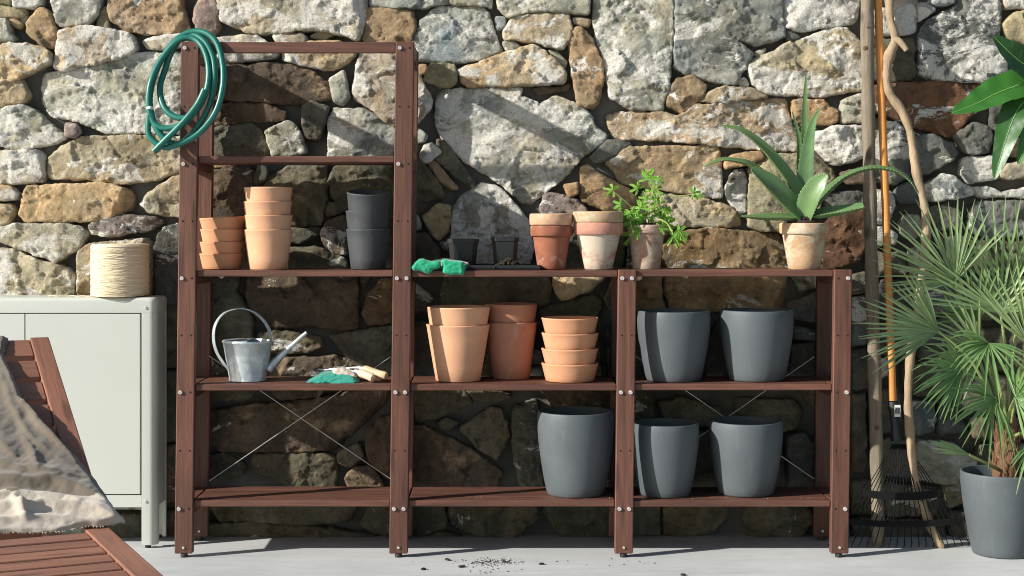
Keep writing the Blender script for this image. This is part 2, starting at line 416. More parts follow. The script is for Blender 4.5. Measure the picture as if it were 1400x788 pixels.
# ------------------------------------------------------------------ stone wall
STONES = """
y 0,0 16,0 14,7 0,4
w 18,0 56,0 57,6 48,11 20,10
y 0,5 10,10 33,11 35,18 23,24 0,22
t 12,23 19,24 29,33 24,39 16,33
g 27,22 36,20 34,30 28,31
g 0,24 10,27 15,46 21,52 20,57 0,57
o 37,30 52,11 60,11 71,19 76,38 76,67 68,66 46,53 37,42
w 65,0 139,0 132,19 119,33 81,36 76,30
y 141,6 148,39 130,38 131,28
c 145,10 152,0 240,0 250,10 257,38 254,42 228,47 193,46 172,42 152,28
p 266,13 282,0 292,0 298,15 300,36 292,47 269,41 264,28
r 81,42 127,36 145,41 180,46 187,66 178,75 132,88 81,98 74,93 76,76
w 194,56 216,49 262,47 258,62 222,67 200,66
s 0,60 38,61 61,66 71,74 70,84 38,100 15,112 0,115
g 58,102 107,94 178,75 208,71 262,72 266,120 262,182 178,183 142,181 109,167 71,159 56,142 52,119
t 0,115 28,109 39,130 33,138 0,153
g 0,155 28,143 46,150 64,168 89,187 74,196 38,203 14,205 0,190
p 91,169 105,170 109,182 101,188 90,187
w 0,208 15,206 50,206 57,212 59,240 55,250 10,252 0,251
q 61,235 66,216 84,201 110,188 178,186 245,187 266,192 264,232 242,236 216,245 162,252 127,246 80,244 65,243
s 0,253 15,255 24,266 20,273 0,275
t 0,278 15,279 20,286 8,310 0,307
t 30,264 38,255 122,251 152,252 175,261 183,274 178,285 152,300 114,303 33,303 27,292
q 190,279 203,264 241,239 262,236 264,294 242,297 203,290
g 0,322 18,307 96,307 109,312 120,319 109,340 76,357 33,342 3,331
P 123,309 137,300 178,294 213,298 223,303 208,314 152,323 127,321
q 0,342 15,340 51,357 71,359 94,370 101,383 99,420 0,420
q 108,345 120,335 160,330 200,326 209,335 208,420 106,420
D 212,335 222,312 242,306 264,306 264,400 236,420 215,420
w 295,0 297,12 302,28 343,46 381,46 422,41 452,43 488,55 495,46 500,25 501,0
g 504,0 615,0 614,4 582,10 541,10 505,7
o 497,43 503,11 544,11 564,15 569,36 564,52 560,62 503,62 496,52
w 297,52 350,49 364,57 380,72 376,79 315,85 300,80
w 373,49 412,47 420,52 418,62 380,62
t 387,74 400,62 425,58 460,57 489,66 486,74 473,86 455,95 432,94 402,86 387,82
t 422,50 437,43 455,46 442,54
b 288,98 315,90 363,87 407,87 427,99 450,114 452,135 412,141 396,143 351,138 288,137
g 450,109 470,96 475,119 478,132 467,143 457,140
r 486,100 490,80 494,70 540,68 553,75 552,150 540,175 525,165 505,148 485,135 483,115
w 566,100 573,104 590,136 588,147 570,168 558,165 556,110
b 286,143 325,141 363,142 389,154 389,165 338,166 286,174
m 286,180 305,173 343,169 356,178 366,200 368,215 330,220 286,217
g 363,181 391,166 402,170 412,188 418,208 400,214 372,214
m 413,163 414,144 427,139 450,146 444,168 438,188 429,192 414,185
G 449,162 457,149 498,149 516,158 541,174 552,200 548,216 450,216
t 286,222 330,222 316,227 286,229
b 286,236 313,228 339,228 348,238 345,258 338,290 336,310 310,330 286,330
m 347,250 352,227 360,222 367,233 362,247 350,254
m 362,252 365,242 390,230 405,222 418,218 444,218 446,250 445,280 438,308 400,309 362,300
m 398,313 438,312 434,322 408,333 392,330
m 395,340 432,338 473,354 478,368 395,368
m 446,292 448,278 461,277 471,284 466,291 448,296
b 438,320 448,302 472,296 475,330 474,350 445,338
m 449,250 452,234 465,226 538,222 540,250 540,300 480,300 466,282 454,270
m 484,303 540,303 556,310 556,366 490,366 480,340
m 290,334 335,318 388,316 390,366 290,366
W 573,215 580,198 591,196 603,208 588,220 580,223
m 598,190 609,194 626,218 652,256 648,260 621,241 593,215
o 586,225 594,218 611,241 626,258 616,260 600,246
m 560,216 572,218 580,226 598,248 609,266 604,273 560,276
g 570,175 583,185 580,194 566,196 558,180
t 578,297 598,279 616,281 614,317 599,329 588,317
g 558,290 572,297 575,312 558,318
b 558,322 583,319 601,342 600,366 558,366
b 600,333 612,330 613,342 605,342
W 619,283 634,266 659,250 682,256 700,275 723,301 730,340 720,368 620,368 617,330
a 595,166 597,122 640,121 715,120 711,132 738,143 761,132 786,141 804,150 814,172 829,186 826,194 799,213 768,246 725,279 712,276 685,251 634,220 603,190 598,176
G 565,55 575,28 598,9 616,9 657,9 669,18 677,46 687,69 667,79 634,85 588,85 570,81
g 617,0 672,0 673,11 662,6 626,7 616,5
g 674,0 809,0 805,19 773,17 730,15 692,23 682,10
G 677,23 691,23 690,36 679,41
s 688,46 700,22 743,18 778,20 781,38 782,48 771,66 761,66 733,58 690,52
t 783,24 808,27 805,36 785,32
g 687,57 700,56 712,63 692,69
t 626,96 669,81 697,71 728,62 738,66 758,81 773,101 771,113 728,117 639,118 631,112
y 580,109 588,89 622,88 624,112 618,118 601,119
o 572,88 583,88 583,96 574,103
g 750,67 761,70 775,84 773,93 763,81
b 728,120 768,119 781,114 778,123 735,128
o 779,56 786,38 796,39 811,56 822,84 825,107 819,142 811,147 791,145 786,122 781,89
g 811,28 815,0 921,0 920,46 916,107 907,150 868,149 833,132 825,84 815,51
G 924,0 1066,0 1070,16 1074,50 1033,63 1010,54 995,45 1008,58 1030,72 1024,84 1006,116 978,112 942,101 922,93 923,40
W 1070,10 1083,0 1176,0 1176,20 1172,30 1146,36 1088,42 1075,36
d 1075,40 1096,51 1078,55
q 1023,91 1028,81 1054,73 1079,58 1101,52 1139,38 1159,38 1178,56 1180,122 1146,127 1129,133 1101,131 1065,129 1045,126 1030,115
g 1007,112 1018,106 1025,114 1021,121
g 1034,71 1048,66 1044,73 1034,77
o 915,122 927,107 947,104 967,117 962,130 950,140 947,150 932,154 913,145
q 955,137 975,123 993,118 1028,122 1046,129 1051,133 993,140
R 830,157 851,153 905,153 927,160 950,144 990,142 1054,135 1077,134 1082,165 1090,180 1094,200 1090,206 1054,205 978,198 902,191 841,190 834,175
o 1084,137 1126,138 1144,152 1146,165 1136,170 1096,168 1085,162
g 1149,157 1154,137 1178,128 1182,168 1152,168
W 1112,190 1115,182 1144,172 1182,173 1182,212 1165,222 1150,225 1140,224 1118,203
y 1024,233 1032,224 1054,212 1092,211 1114,214 1138,230 1144,245 1140,260 1122,265 1115,300 1075,316 1046,316 1024,310 1024,270
t 828,223 858,201 927,200 983,201 987,223 989,270 962,269 937,264 884,257 848,251 841,233
d 807,215 830,192 851,192 864,197 851,207 823,222 812,222
o 991,223 1003,212 1039,207 1045,216 1018,226 993,230
D 992,256 1006,232 1018,232 1021,256 1020,292 1011,294 998,276
q 879,264 914,267 965,273 1003,284 1016,307 1003,310 922,310 885,308 875,290
o 794,228 804,227 824,241 855,259 872,274 874,292 840,296 829,289 794,274
o 771,253 791,250 790,266 778,269
p 739,284 745,265 763,266 791,274 804,288 800,300 742,300
O 905,330 925,318 962,314 983,313 1066,321 1078,340 1082,368 905,368
m 860,318 895,314 918,316 900,330 898,366 856,366
m 736,308 790,302 852,306 850,366 738,366
B 1124,296 1180,287 1183,340 1172,358 1125,364 1122,330
d 1126,268 1152,262 1182,263 1182,283 1150,285 1126,291
m 1084,322 1118,304 1120,360 1088,366
b 1149,238 1162,232 1180,238 1180,251 1159,251
W 1204,14 1222,12 1248,4 1253,13 1252,43 1238,48 1215,48 1204,46
G 1256,6 1264,5 1279,13 1266,23 1257,29
G 1273,3 1290,0 1304,3 1296,7 1278,7
E 1257,100 1258,50 1272,26 1304,10 1319,0 1365,0 1370,15 1368,50 1377,84 1377,104 1350,113 1278,109
m 1204,55 1230,53 1250,55 1252,99 1245,109 1217,113 1204,108
W 1368,0 1400,0 1400,11 1376,10
y 1373,32 1388,17 1400,15 1400,62 1380,55
B 1206,119 1243,113 1299,113 1350,116 1355,142 1340,150 1322,165 1309,183 1294,187 1268,178 1243,168 1206,150
d 1306,185 1332,168 1352,175 1356,185 1352,208 1336,211 1322,209 1312,200
d 1357,147 1380,125 1400,120 1400,185 1365,190 1358,170
E 1204,160 1230,170 1245,190 1245,240 1225,252 1204,248
E 1250,187 1273,185 1304,197 1310,210 1302,218 1288,228 1268,238 1248,240
W 1260,258 1271,249 1288,238 1304,243 1327,258 1329,266 1304,272 1268,275
d 1219,268 1228,256 1250,247 1258,260 1262,279 1233,278
W 1316,238 1318,218 1330,214 1360,215 1365,243 1326,251
g 1367,240 1378,225 1400,217 1400,240 1380,246
W 1328,257 1350,256 1372,264 1400,252 1400,270 1342,269
E 1324,304 1337,277 1400,276 1400,320 1355,325 1328,318
g 1230,307 1238,294 1255,294 1262,312 1248,327 1236,324
d 1270,284 1294,279 1315,289 1314,312 1280,314
b 1360,192 1400,190 1400,212 1368,214
g 1204,312 1210,310 1226,322 1222,334 1204,337
g 1204,258 1216,262 1222,282 1216,306 1204,304
m 1166,376 1183,372 1184,398 1166,402
E 1166,408 1180,404 1187,440 1184,470 1166,474
d 1166,480 1185,478 1188,530 1166,532
m 1166,540 1182,538 1184,600 1182,648 1166,645
m 1204,345 1236,345 1240,375 1204,376
y 1242,343 1262,335 1275,360 1262,388 1245,385
d 1280,325 1318,324 1322,360 1285,365
m 1330,332 1400,328 1400,370 1335,372
d 1190,385 1240,383 1245,430 1192,432
E 1255,395 1310,375 1325,420 1262,432
m 1335,380 1400,380 1400,440 1340,436
m 1190,445 1240,440 1245,485 1192,484
d 1255,440 1320,435 1330,490 1258,492
m 1340,450 1400,450 1400,510 1345,505
g 1192,490 1216,492 1216,510 1196,518
d 1190,540 1225,530 1232,590 1190,592
m 1236,500 1300,503 1305,538 1240,540
m 1310,508 1400,520 1400,565 1312,560
E 1247,550 1280,550 1278,588 1255,596 1247,580
d 1286,548 1308,560 1322,590 1284,594
b 1328,573 1400,572 1400,600 1330,598
g 1255,604 1300,606 1335,630 1330,658 1290,660 1250,655
y 1293,668 1312,660 1318,688 1298,694
m 1340,610 1400,606 1400,680 1325,690
m 1166,660 1200,655 1200,700 1166,702
d 1205,600 1245,602 1245,650 1208,650
m 1210,662 1285,668 1280,703 1215,706
d 1300,700 1400,692 1400,738 1300,738
d 1166,710 1290,712 1290,740 1166,740
m 286,380 326,380 323,398 334,416 344,436 345,470 320,500 286,517
b 340,379 486,378 489,395 490,433 486,449 468,451 428,446 374,449 352,438 338,418 338,395
b 495,428 504,403 520,385 556,378 556,440 505,444
m 491,380 506,380 495,398
m 356,456 377,453 438,461 440,474 422,482 372,483 355,476
m 449,460 519,448 556,444 556,500 515,515 473,487
b 352,505 375,490 458,488 488,497 495,516 352,518
m 290,535 300,530 355,532 340,545 295,548
b 365,536 450,532 435,542 385,546
b 286,566 338,555 381,553 453,543 532,534 525,553 486,589 460,615 420,618 302,618 287,599
m 284,623 309,622 335,638 332,651 286,656
m 342,632 348,623 420,621 460,624 460,661 414,661 374,654 345,645
b 499,592 520,572 556,562 556,650 530,652 505,630
b 471,654 486,640 505,637 533,660 533,668 480,665
m 462,620 490,606 498,625 480,637 463,633
m 290,664 440,668 520,672 520,684 290,684
m 290,692 490,690 480,712 420,716 300,712
m 492,717 512,692 556,690 556,733 510,727
m 286,720 340,715 420,720 500,731 530,738 530,748 286,748
D 556,385 572,392 590,408 580,425 556,432
m 603,400 608,379 750,378 754,395 750,416 728,421 601,418
t 756,383 761,378 832,378 804,398 768,412 761,400
m 738,423 778,413 816,405 824,416 816,436 738,437
m 826,408 838,385 856,378 856,445 838,430
d 556,440 585,440 600,515 556,515
m 605,430 700,426 732,440 718,512 610,515
g 725,482 738,480 742,498 728,499
g 725,503 740,503 742,518 724,518
m 745,446 815,444 822,515 748,516
d 828,450 856,455 856,515 832,515
m 560,540 630,537 646,551 610,567 570,577
m 634,533 660,533 700,543 670,550 648,547
m 597,579 610,573 627,579 617,588 602,586
b 556,582 581,583 643,614 688,647 676,666 556,666
m 629,586 672,557 686,560 697,595 679,629 656,615
m 702,557 733,548 743,600 743,665 712,667 700,610
b 735,535 840,533 856,545 850,575 760,560
m 748,570 852,582 856,664 750,666
m 556,690 607,690 610,720 570,733 556,733
m 612,705 620,692 730,690 735,710 700,735 650,732 620,718
m 742,700 760,690 852,690 852,735 770,737
m 558,738 600,728 640,738 740,742 860,740 860,750 556,750
O 868,378 904,378 903,408 912,425 868,425
O 908,395 912,379 1078,377 1076,398 1073,427 918,427
m 1084,380 1120,376 1122,393 1095,400
d 1076,416 1120,400 1130,438 1110,440 1085,436
d 1085,446 1120,455 1125,466 1085,462
D 1083,472 1115,468 1130,480 1130,516 1080,517
d 868,432 960,432 958,515 868,516
d 965,470 984,440 1070,434 1078,516 965,516
m 868,540 890,537 895,580 870,582
m 903,552 930,544 985,560 980,585 910,577
m 1004,545 1085,549 1098,562 1090,585 1066,592 1010,565
d 1074,597 1100,592 1112,610 1110,650 1080,665
m 1092,530 1130,535 1130,560 1107,556
m 900,586 985,592 1060,600 1068,664 900,666
m 908,694 997,690 994,713 964,733 909,735
m 1015,712 1023,692 1105,690 1112,715 1095,735 1025,735
m 868,692 902,694 902,733 868,733
m 866,741 1000,738 1130,741 1150,750 866,750
m 1118,540 1150,540 1150,660 1118,660
m 1124,380 1160,382 1160,500 1130,505
m 1118,700 1158,695 1158,736 1118,736
m 210,428 262,410 264,500 210,502
m 210,510 264,508 264,600 210,602
b 210,610 264,608 264,690 210,692
m 205,700 280,700 280,745 205,745
"""
#        base colour              rust  crust
SCOL = {  # b and m darkened further, putting the lower bays' shade into the stone colour
 'g': ((0.40, 0.405, 0.345), 0.43, 0.51), 'G': ((0.30, 0.33, 0.33), 0.33, 0.51), 'w': ((0.47, 0.44, 0.36), 0.47, 0.57),
 'W': ((0.33, 0.345, 0.33), 0.36, 0.585), 'y': ((0.36, 0.33, 0.225), 0.46, 0.46), 't': ((0.48, 0.40, 0.275), 0.56, 0.50),
 'o': ((0.36, 0.255, 0.155), 0.60, 0.42), 'c': ((0.35, 0.275, 0.195), 0.55, 0.47), 'p': ((0.30, 0.235, 0.21), 0.45, 0.50),
 'P': ((0.22, 0.20, 0.20), 0.36, 0.46), 'r': ((0.43, 0.38, 0.30), 0.54, 0.57), 's': ((0.50, 0.42, 0.30), 0.55, 0.55),
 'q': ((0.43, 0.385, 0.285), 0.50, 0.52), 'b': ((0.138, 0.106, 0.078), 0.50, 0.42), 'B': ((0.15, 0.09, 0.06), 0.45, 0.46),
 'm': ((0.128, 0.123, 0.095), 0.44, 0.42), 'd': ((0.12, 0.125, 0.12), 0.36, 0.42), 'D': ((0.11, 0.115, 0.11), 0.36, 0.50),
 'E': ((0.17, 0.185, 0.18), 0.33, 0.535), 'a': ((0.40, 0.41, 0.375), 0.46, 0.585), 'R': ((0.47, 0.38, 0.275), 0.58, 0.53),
 'O': ((0.28, 0.205, 0.125), 0.56, 0.46),
}
YF, YB = 0.352, 0.402
wall = thing('stone_wall', (0, 0.6, 0), 'rough dry-laid rubble stone wall with deep dark joints behind the rack', 'wall')

def smooth_outline(p, step, seed):
    p = np.array(p, float)
    q = []
    for i in range(len(p)):
        a, b, c = p[i - 1], p[i], p[(i + 1) % len(p)]
        la, lc = np.linalg.norm(a - b), np.linalg.norm(c - b)
        u = min(0.15, 1.8 / max(la, 1e-6)); v = min(0.15, 1.8 / max(lc, 1e-6))
        A, B = b + (a - b) * u, b + (c - b) * v
        q += [A, 0.25 * A + 0.5 * b + 0.25 * B, B]
    q = np.array(q)
    seg = np.linalg.norm(np.roll(q, -1, 0) - q, axis=1); L = np.concatenate([[0], np.cumsum(seg)]); qq = np.vstack([q, q[:1]])
    n = max(10, int(L[-1] / step)); t = np.arange(n) / n * L[-1]
    r = np.stack([np.interp(t, L, qq[:, 0]), np.interp(t, L, qq[:, 1])], 1)
    tg = np.roll(r, -1, 0) - np.roll(r, 1, 0); tg /= np.linalg.norm(tg, axis=1)[:, None] + 1e-9
    nr = np.stack([-tg[:, 1], tg[:, 0]], 1)
    size = min(1.0, L[-1] / 160)
    j = fbm(r[:, 0] / 16 + seed, r[:, 1] / 16, 3) * 2.4 * size + fbm(r[:, 0] / 4 + seed, r[:, 1] / 4, 2) * 0.8 * size
    return r + nr * (j - 1.5)[:, None]
def inside(pts, poly):
    x, y = pts[:, 0], pts[:, 1]; c = np.zeros(len(pts), bool); n = len(poly)
    for i in range(n):
        x1, y1 = poly[i]; x2, y2 = poly[(i + 1) % n]
        m = ((y1 > y) != (y2 > y)) & (x < (x2 - x1) * (y - y1) / (y2 - y1 + 1e-12) + x1)
        c ^= m
    return c
def edge_dist(pts, poly):
    a = poly; b = np.roll(poly, -1, 0); d = np.full(len(pts), 1e9)
    for i in range(len(a)):
        ab = b[i] - a[i]; t = np.clip(((pts - a[i]) @ ab) / (ab @ ab + 1e-9), 0, 1)
        d = np.minimum(d, np.linalg.norm(pts - a[i] - t[:, None] * ab, axis=1))
    return d

NST = [0]
def build_stone(poly, code, step=2.4):
    NST[0] += 1; seed = NST[0] * 13.7
    out = smooth_outline(poly, step * 0.85, seed)
    mn, mx = out.min(0), out.max(0)
    gx, gy = np.meshgrid(np.arange(mn[0], mx[0], step), np.arange(mn[1], mx[1], step))
    g = np.stack([gx.ravel(), gy.ravel()], 1); g = g + rng.uniform(-0.35, 0.35, g.shape) * step
    if len(g):
        g = g[inside(g, out)]
    if len(g):
        g = g[edge_dist(g, out) > step * 0.5]
    pts = np.vstack([out, g]) if len(g) else out
    n = len(out)
    V, E, F, *_ = delaunay_2d_cdt([Vector((float(a), float(b))) for a, b in pts], [(i, (i + 1) % n) for i in range(n)], [], 1, 1e-4)
    q = np.array([(v.x, v.y) for v in V]); d = edge_dist(q, out)
    inr = max(d.max(), 2.0); c = q.mean(0); m = (q - c) * 0.00266
    Rr = np.minimum(1.9, 0.3 * inr) * np.clip(1.0 + 1.8 * fbm(q[:, 0] / 18 + 2 * seed, q[:, 1] / 18, 2), 0.35, 3.2)
    e = np.clip(d / Rr, 0, 1)
    p = 0.0026 * Rr * (np.sqrt(1 - (1 - e) ** 2) - 1)
    # the face is cut by a few tilted planes, the chipped rim by steeper ones
    fac = np.full(len(q), 0.014)
    for k in range(4):
        a = rng.normal(0, 0.06, 2); o = rng.uniform(0.006, 0.015)
        fac = np.minimum(fac, m @ a + o + 0.0015 * fbm(q[:, 0] / 14 + seed + k, q[:, 1] / 14, 2))
    for k in range(3):
        t = rng.uniform(0, 2 * math.pi); u = np.array([math.cos(t), math.sin(t)]); pr = m @ u
        fac = np.minimum(fac, 0.012 - (pr - pr.max() * rng.uniform(0.7, 0.95)) * rng.uniform(0.3, 1.0) + 0.005 * fbm(q[:, 0] / 9 + seed - k, q[:, 1] / 9, 3))
    p = p + fac
    amp = min(1.0, inr / 15)
    rough = np.clip(fbm(q[:, 0] / 42 + 3 * seed, q[:, 1] / 42, 2) * 2.6 + 0.55, 0.12, 1)
    # conchoidal chips: planar cells with warped borders, at two sizes
    wq = q + np.stack([fbm(q[:, 0] / 9 + seed, q[:, 1] / 9, 3), fbm(q[:, 0] / 9 - seed, q[:, 1] / 9 + 7, 3)], 1) * 5
    for size, oa, ta in ((26.0, 0.0024, 0.075), (8.5, 0.0009, 0.085)):
        nc = max(2, int((mx[0] - mn[0]) * (mx[1] - mn[1]) / size ** 2)); cc_ = rng.uniform(mn, mx, (nc, 2))
        D = ((wq[:, None, :] * (1, 1.3) - cc_[None] * (1, 1.3)) ** 2).sum(2); ix = D.argmin(1)
        ofs = rng.normal(0, oa, nc); tl = rng.normal(0, ta, (nc, 2))
        p = p + amp * (rough if size < 12 else 1) * (ofs[ix] + ((q - cc_[ix]) * 0.0026 * tl[ix]).sum(1))
    big = fbm(q[:, 0] / 34 + seed, q[:, 1] / 34 - seed, 3)
    rid = 0.3 - np.abs(fbm(q[:, 0] / 18 - seed, q[:, 1] / 11 + seed, 5, 0.62))
    fine = 0.25 - np.abs(fbm(q[:, 0] / 7 + seed, q[:, 1] / 5, 4, 0.7))
    led = fbm(q[:, 0] / 34 + 9 + seed, q[:, 1] / 14, 4) * 5; led = (np.floor(led) + np.clip((led - np.floor(led)) * 4, 0, 1)) / 5
    p = p + amp * (0.0045 * big + 0.0064 * rid * rough + 0.0032 * fine * rough + 0.009 * led * rough)
    off = rng.uniform(-0.012, 0.014) if inr > 8 else rng.uniform(-0.03, -0.012)
    Y = YF - off - p
    Y = np.maximum(Y, 0.318)
    vs = [tuple(P(a, b, YF)) for a, b in q]
    vs = [(v[0], float(y), v[2]) for v, y in zip(vs, Y)]
    fs = [tuple(f) for f in F]
    ec = {}
    for f in fs:
        for i in range(len(f)):
            a, b = f[i], f[(i + 1) % len(f)]; ec[(a, b)] = 1
    bd = [(a, b) for (a, b) in ec if (b, a) not in ec]
    bk = {}
    for a, b in bd:
        for t in (a, b):
            if t not in bk:
                bk[t] = len(vs); vs.append((vs[t][0], YB + 0.03, vs[t][2]))
    for a, b in bd: fs.append((b, a, bk[a], bk[b]))
    mb = MB(); mb.v = vs; mb.f = fs
    cc = P(float(c[0]), float(c[1]), YF)
    o = obj('stone', mb, M['stone'], wall, origin=cc, sharp=180)
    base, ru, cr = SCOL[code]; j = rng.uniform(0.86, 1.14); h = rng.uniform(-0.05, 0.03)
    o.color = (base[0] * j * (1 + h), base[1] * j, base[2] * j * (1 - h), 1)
    o['rust'] = float(ru - 0.07 + rng.uniform(-0.03, 0.03)); o['crust'] = float(cr - 0.045 + rng.uniform(-0.03, 0.03))
    return o

for ln in STONES.strip().splitlines():
    code, *pp = ln.split()
    pl = [[float(t) for t in q.split(',')] for q in pp]
    for q in pl:
        if q[0] <= 0: q[0] -= 26
        if q[0] >= 1400: q[0] += 26
        if q[1] <= 0: q[1] -= 22
        # close up the joints that the rack's timbers hide
        if 283 <= q[0] <= 292 and q[1] > 75: q[0] = 269
        if 1204 <= q[0] <= 1206: q[0] = 1190
        if 1180 <= q[0] <= 1184 and q[1] < 480: q[0] = 1186
        if 852 <= q[0] <= 856: q[0] = 859
        if 868 <= q[0] <= 869: q[0] = 863
        if q[0] > 262 and q[0] < 1165:
            for lo, hi, to in ((363, 370, 372), (374, 382, 376), (513, 519, 523), (529, 541, 527), (660, 669, 674), (688, 697, 679)):
                if lo <= q[1] <= hi: q[1] = to
    a = sum(pl[i - 1][0] * pl[i][1] - pl[i][0] * pl[i - 1][1] for i in range(len(pl)))
    if a < 0: pl.reverse()
    build_stone(pl, code)
# the wall goes on past the picture's edges, in roughly coursed stones
def course(x0, x1, y0, y1, codes, wd=70, hd=48, step=7):
    y = y0
    while y < y1 - 12:
        h = min(y1 - y, random.uniform(0.7, 1.3) * hd); x = x0
        while x < x1 - 15:
            wv = min(x1 - x, random.uniform(0.6, 1.5) * wd); j = lambda: random.uniform(-4, 4); g = 4
            pl = [(x + g + j(), y + g + j()), (x + wv / 2 + j(), y + g + j()), (x + wv - g + j(), y + g + j()), (x + wv - g + j(), y + h - g + j()), (x + wv / 2 + j(), y + h - g + j()), (x + g + j(), y + h - g + j())]
            build_stone(pl, random.choice(codes), step); x += wv
        y += h
course(-200, -32, -30, 745, 'ggwtqsy', 110, 100, 8)
course(1432, 1620, -30, 745, 'mdEgyd', 120, 110, 8)
course(-200, 1620, -120, -26, 'gwGtqoy', 190, 94, 9)
course(-26, 205, 425, 742, 'gqtm', 110, 100, 8)
# mortar bed behind the stones
bx0, bx1 = P(-200, 0, YB).x, P(1620, 0, YB).x
nx, nz = 150, 80; vs = []; fs = []
for i in range(nz + 1):
    for j in range(nx + 1):
        x = bx0 + (bx1 - bx0) * j / nx; z = -0.02 + 2.35 * i / nz
        vs.append((x, YB + 0.022 * float(fbm(np.array([x * 9]), np.array([z * 9]), 3)[0]), z))
for i in range(nz):
    for j in range(nx):
        a = i * (nx + 1) + j; fs.append((a, a + 1, a + nx + 2, a + nx + 1))
mb = MB(); mb.v = vs; mb.f = fs
mb.box(bx0, bx1, YB + 0.05, YB + 0.45, -0.02, 2.33, 0)
mb.boxy = False
obj('mortar', mb, M['mortar'], wall, sharp=60)
# ------------------------------------------------------------------ shelving rack
LEAN = 0.0128
Z370 = P(0, 369.5, 0).z
def lean(v): return Vector((v.x + LEAN * (v.z - Z370), v.y, v.z))
SH = {57: P(0, 57, 0).z, 214: P(0, 214, 0.012).z, 370: P(0, 370, 0.012).z, 525: P(0, 525.5, 0.012).z, 680: P(0, 684.5, 0.012).z}
POST = [(243.3, 268.0, 57), (537.0, 562.3, 57), (845.3, 870.3, 369), (1140.8, 1165.3, 369)]
RD = 0.31                                                   # rack depth
rack = thing('shelving_rack', (P(704, 0, 0).x, 0.155, 0), 'tall and low brown wooden shelving rack bolted together against the stone wall', 'shelving rack')
bolt_m = hole_m = None
def disc(r, th, n=12):
    mb = MB(); mb.lathe([(0, 0), (r, 0), (r, th * 0.5), (r * 0.8, th), (r * 0.35, th), (r * 0.3, th * 0.7), (0, th * 0.7)], (0, 0, 0), n)
    mb.v = [(x, -z, y) for x, y, z in mb.v]; mb.f = [tuple(reversed(f)) for f in mb.f]; return mb
def stud(name, parent, x, y, z, r, th, mat, cache={}):
    p = lean(Vector((x, y, z)))
    if (name, r) not in cache:
        o = obj(name, disc(r, th), mat, None); cache[(name, r)] = o; o.parent = parent
    else:
        o = cache[(name, r)].copy(); C.objects.link(o); o.parent = parent
    o.location = p - wloc(parent); return o
LEV = {0: (57, 214, 370, 525, 680), 1: (57, 214, 370, 525, 680), 2: (370, 525, 680), 3: (370, 525, 680)}
posts = []
for i, (a, b, top) in enumerate(POST):
    xa, xb = P(a, 0, 0).x, P(b, 0, 0).x; zt = P(0, top, 0).z
    for rear in (0, 1):
        y0, y1 = (0, 0.03) if not rear else (RD - 0.03, RD)
        mb = MB().box(xa, xb, y0, y1, 0.014, zt - 0.002 * rear, 0.003)
        p = obj('post', mb, M['wood_z'], rack, origin=((xa + xb) / 2, y0, 0.014), xf=lean)
        f = MB().lathe([(0, 0), (0.012, 0), (0.013, 0.006), (0.010, 0.0155), (0, 0.0155)], ((xa + xb) / 2 - LEAN * Z370, (y0 + y1) / 2, 0), 16)
        obj('foot', f, M['black'], p)
        cx = (xa + xb) / 2
        stud('bolt', p, cx, y0, 0.035, 0.0048, 0.004, M['steel'])
        if rear: continue
        for li, lv in enumerate(LEV[i]):
            z = SH[lv] - (0.0265 if lv != 57 else 0.022)
            for s in (-1, 1):
                both = i in (1, 2) and not (i == 1 and lv in (57, 214))
                isb = both or (i == 0 and s < 0) or (i == 1 and s < 0) or (i == 3 and s > 0)
                if isb: stud('bolt', p, cx + s * 0.0165, y0, z, 0.0074, 0.006, M['steel'])
                else: stud('bolt_hole', p, cx + s * 0.0165, y0, z, 0.0036, 0.0012, M['hole'])
        zz = [SH[l] for l in LEV[i]]
        for u, v in zip(zz[:-1], zz[1:]):
            for s in (-1, 1): stud('bolt_hole', p, cx + s * 0.0165, y0, (u + v) / 2 - 0.0265, 0.0032, 0.0012, M['hole'])
    for lv in LEV[i]:
        z = SH[lv]
        mb = MB().box(xa + 0.004, xb - 0.004, 0.03, RD - 0.03, z - 0.05, z - 0.001, 0.002)
        obj('side_rail', mb, M['wood_y'], rack, origin=((xa + xb) / 2, 0.03, z), xf=lean)
BAYS = [(0, 1, (57, 214, 370, 525, 680)), (1, 2, (370, 525, 680)), (2, 3, (370, 525, 680))]
for (i, j, lv) in BAYS:
    xa, xb = P(POST[i][1], 0, 0).x + 0.0005, P(POST[j][0], 0, 0).x - 0.0005
    for l in lv:
        if l == 57:                                          # the top is only a rail between the front posts
            for y0 in (0.004,):
                obj('top_rail', MB().box(xa, xb, y0, y0 + 0.022, SH[57] - 0.0385, SH[57] - 0.001, 0.003, seg=2), M['wood_x'], rack, origin=((xa + xb) / 2, y0, SH[57]), xf=lean)
            continue
        z = SH[l]; ns = 4; y = 0.012; wd = 0.067; gp = (RD - 0.02 - 0.012 - ns * wd) / (ns - 1)
        for k in range(ns):
            dz = random.uniform(-0.0008, 0.0008)
            mb = MB().box(xa, xb, y, y + wd, z - 0.0215 + dz, z + dz, 0.003, seg=2)
            obj('shelf_slat', mb, M['wood_x'], rack, origin=((xa + xb) / 2 + random.uniform(-.2, .2), y, z), xf=lean)
            y += wd + gp
for (x0, x1) in ((286, 534), (869, 1113)):
    for a, b in (((x0, 487), (x1, 655)), ((x1, 488), (x0, 658))):
        mb = MB().tube([P(*a, RD - 0.034 - (0.005 if a[0] == x1 else 0)), P(*b, RD - 0.034 - (0.005 if a[0] == x1 else 0))], 0.0016, 6)
        obj('brace_wire', mb, M['wire'], rack)
        for q in (a, b): pass

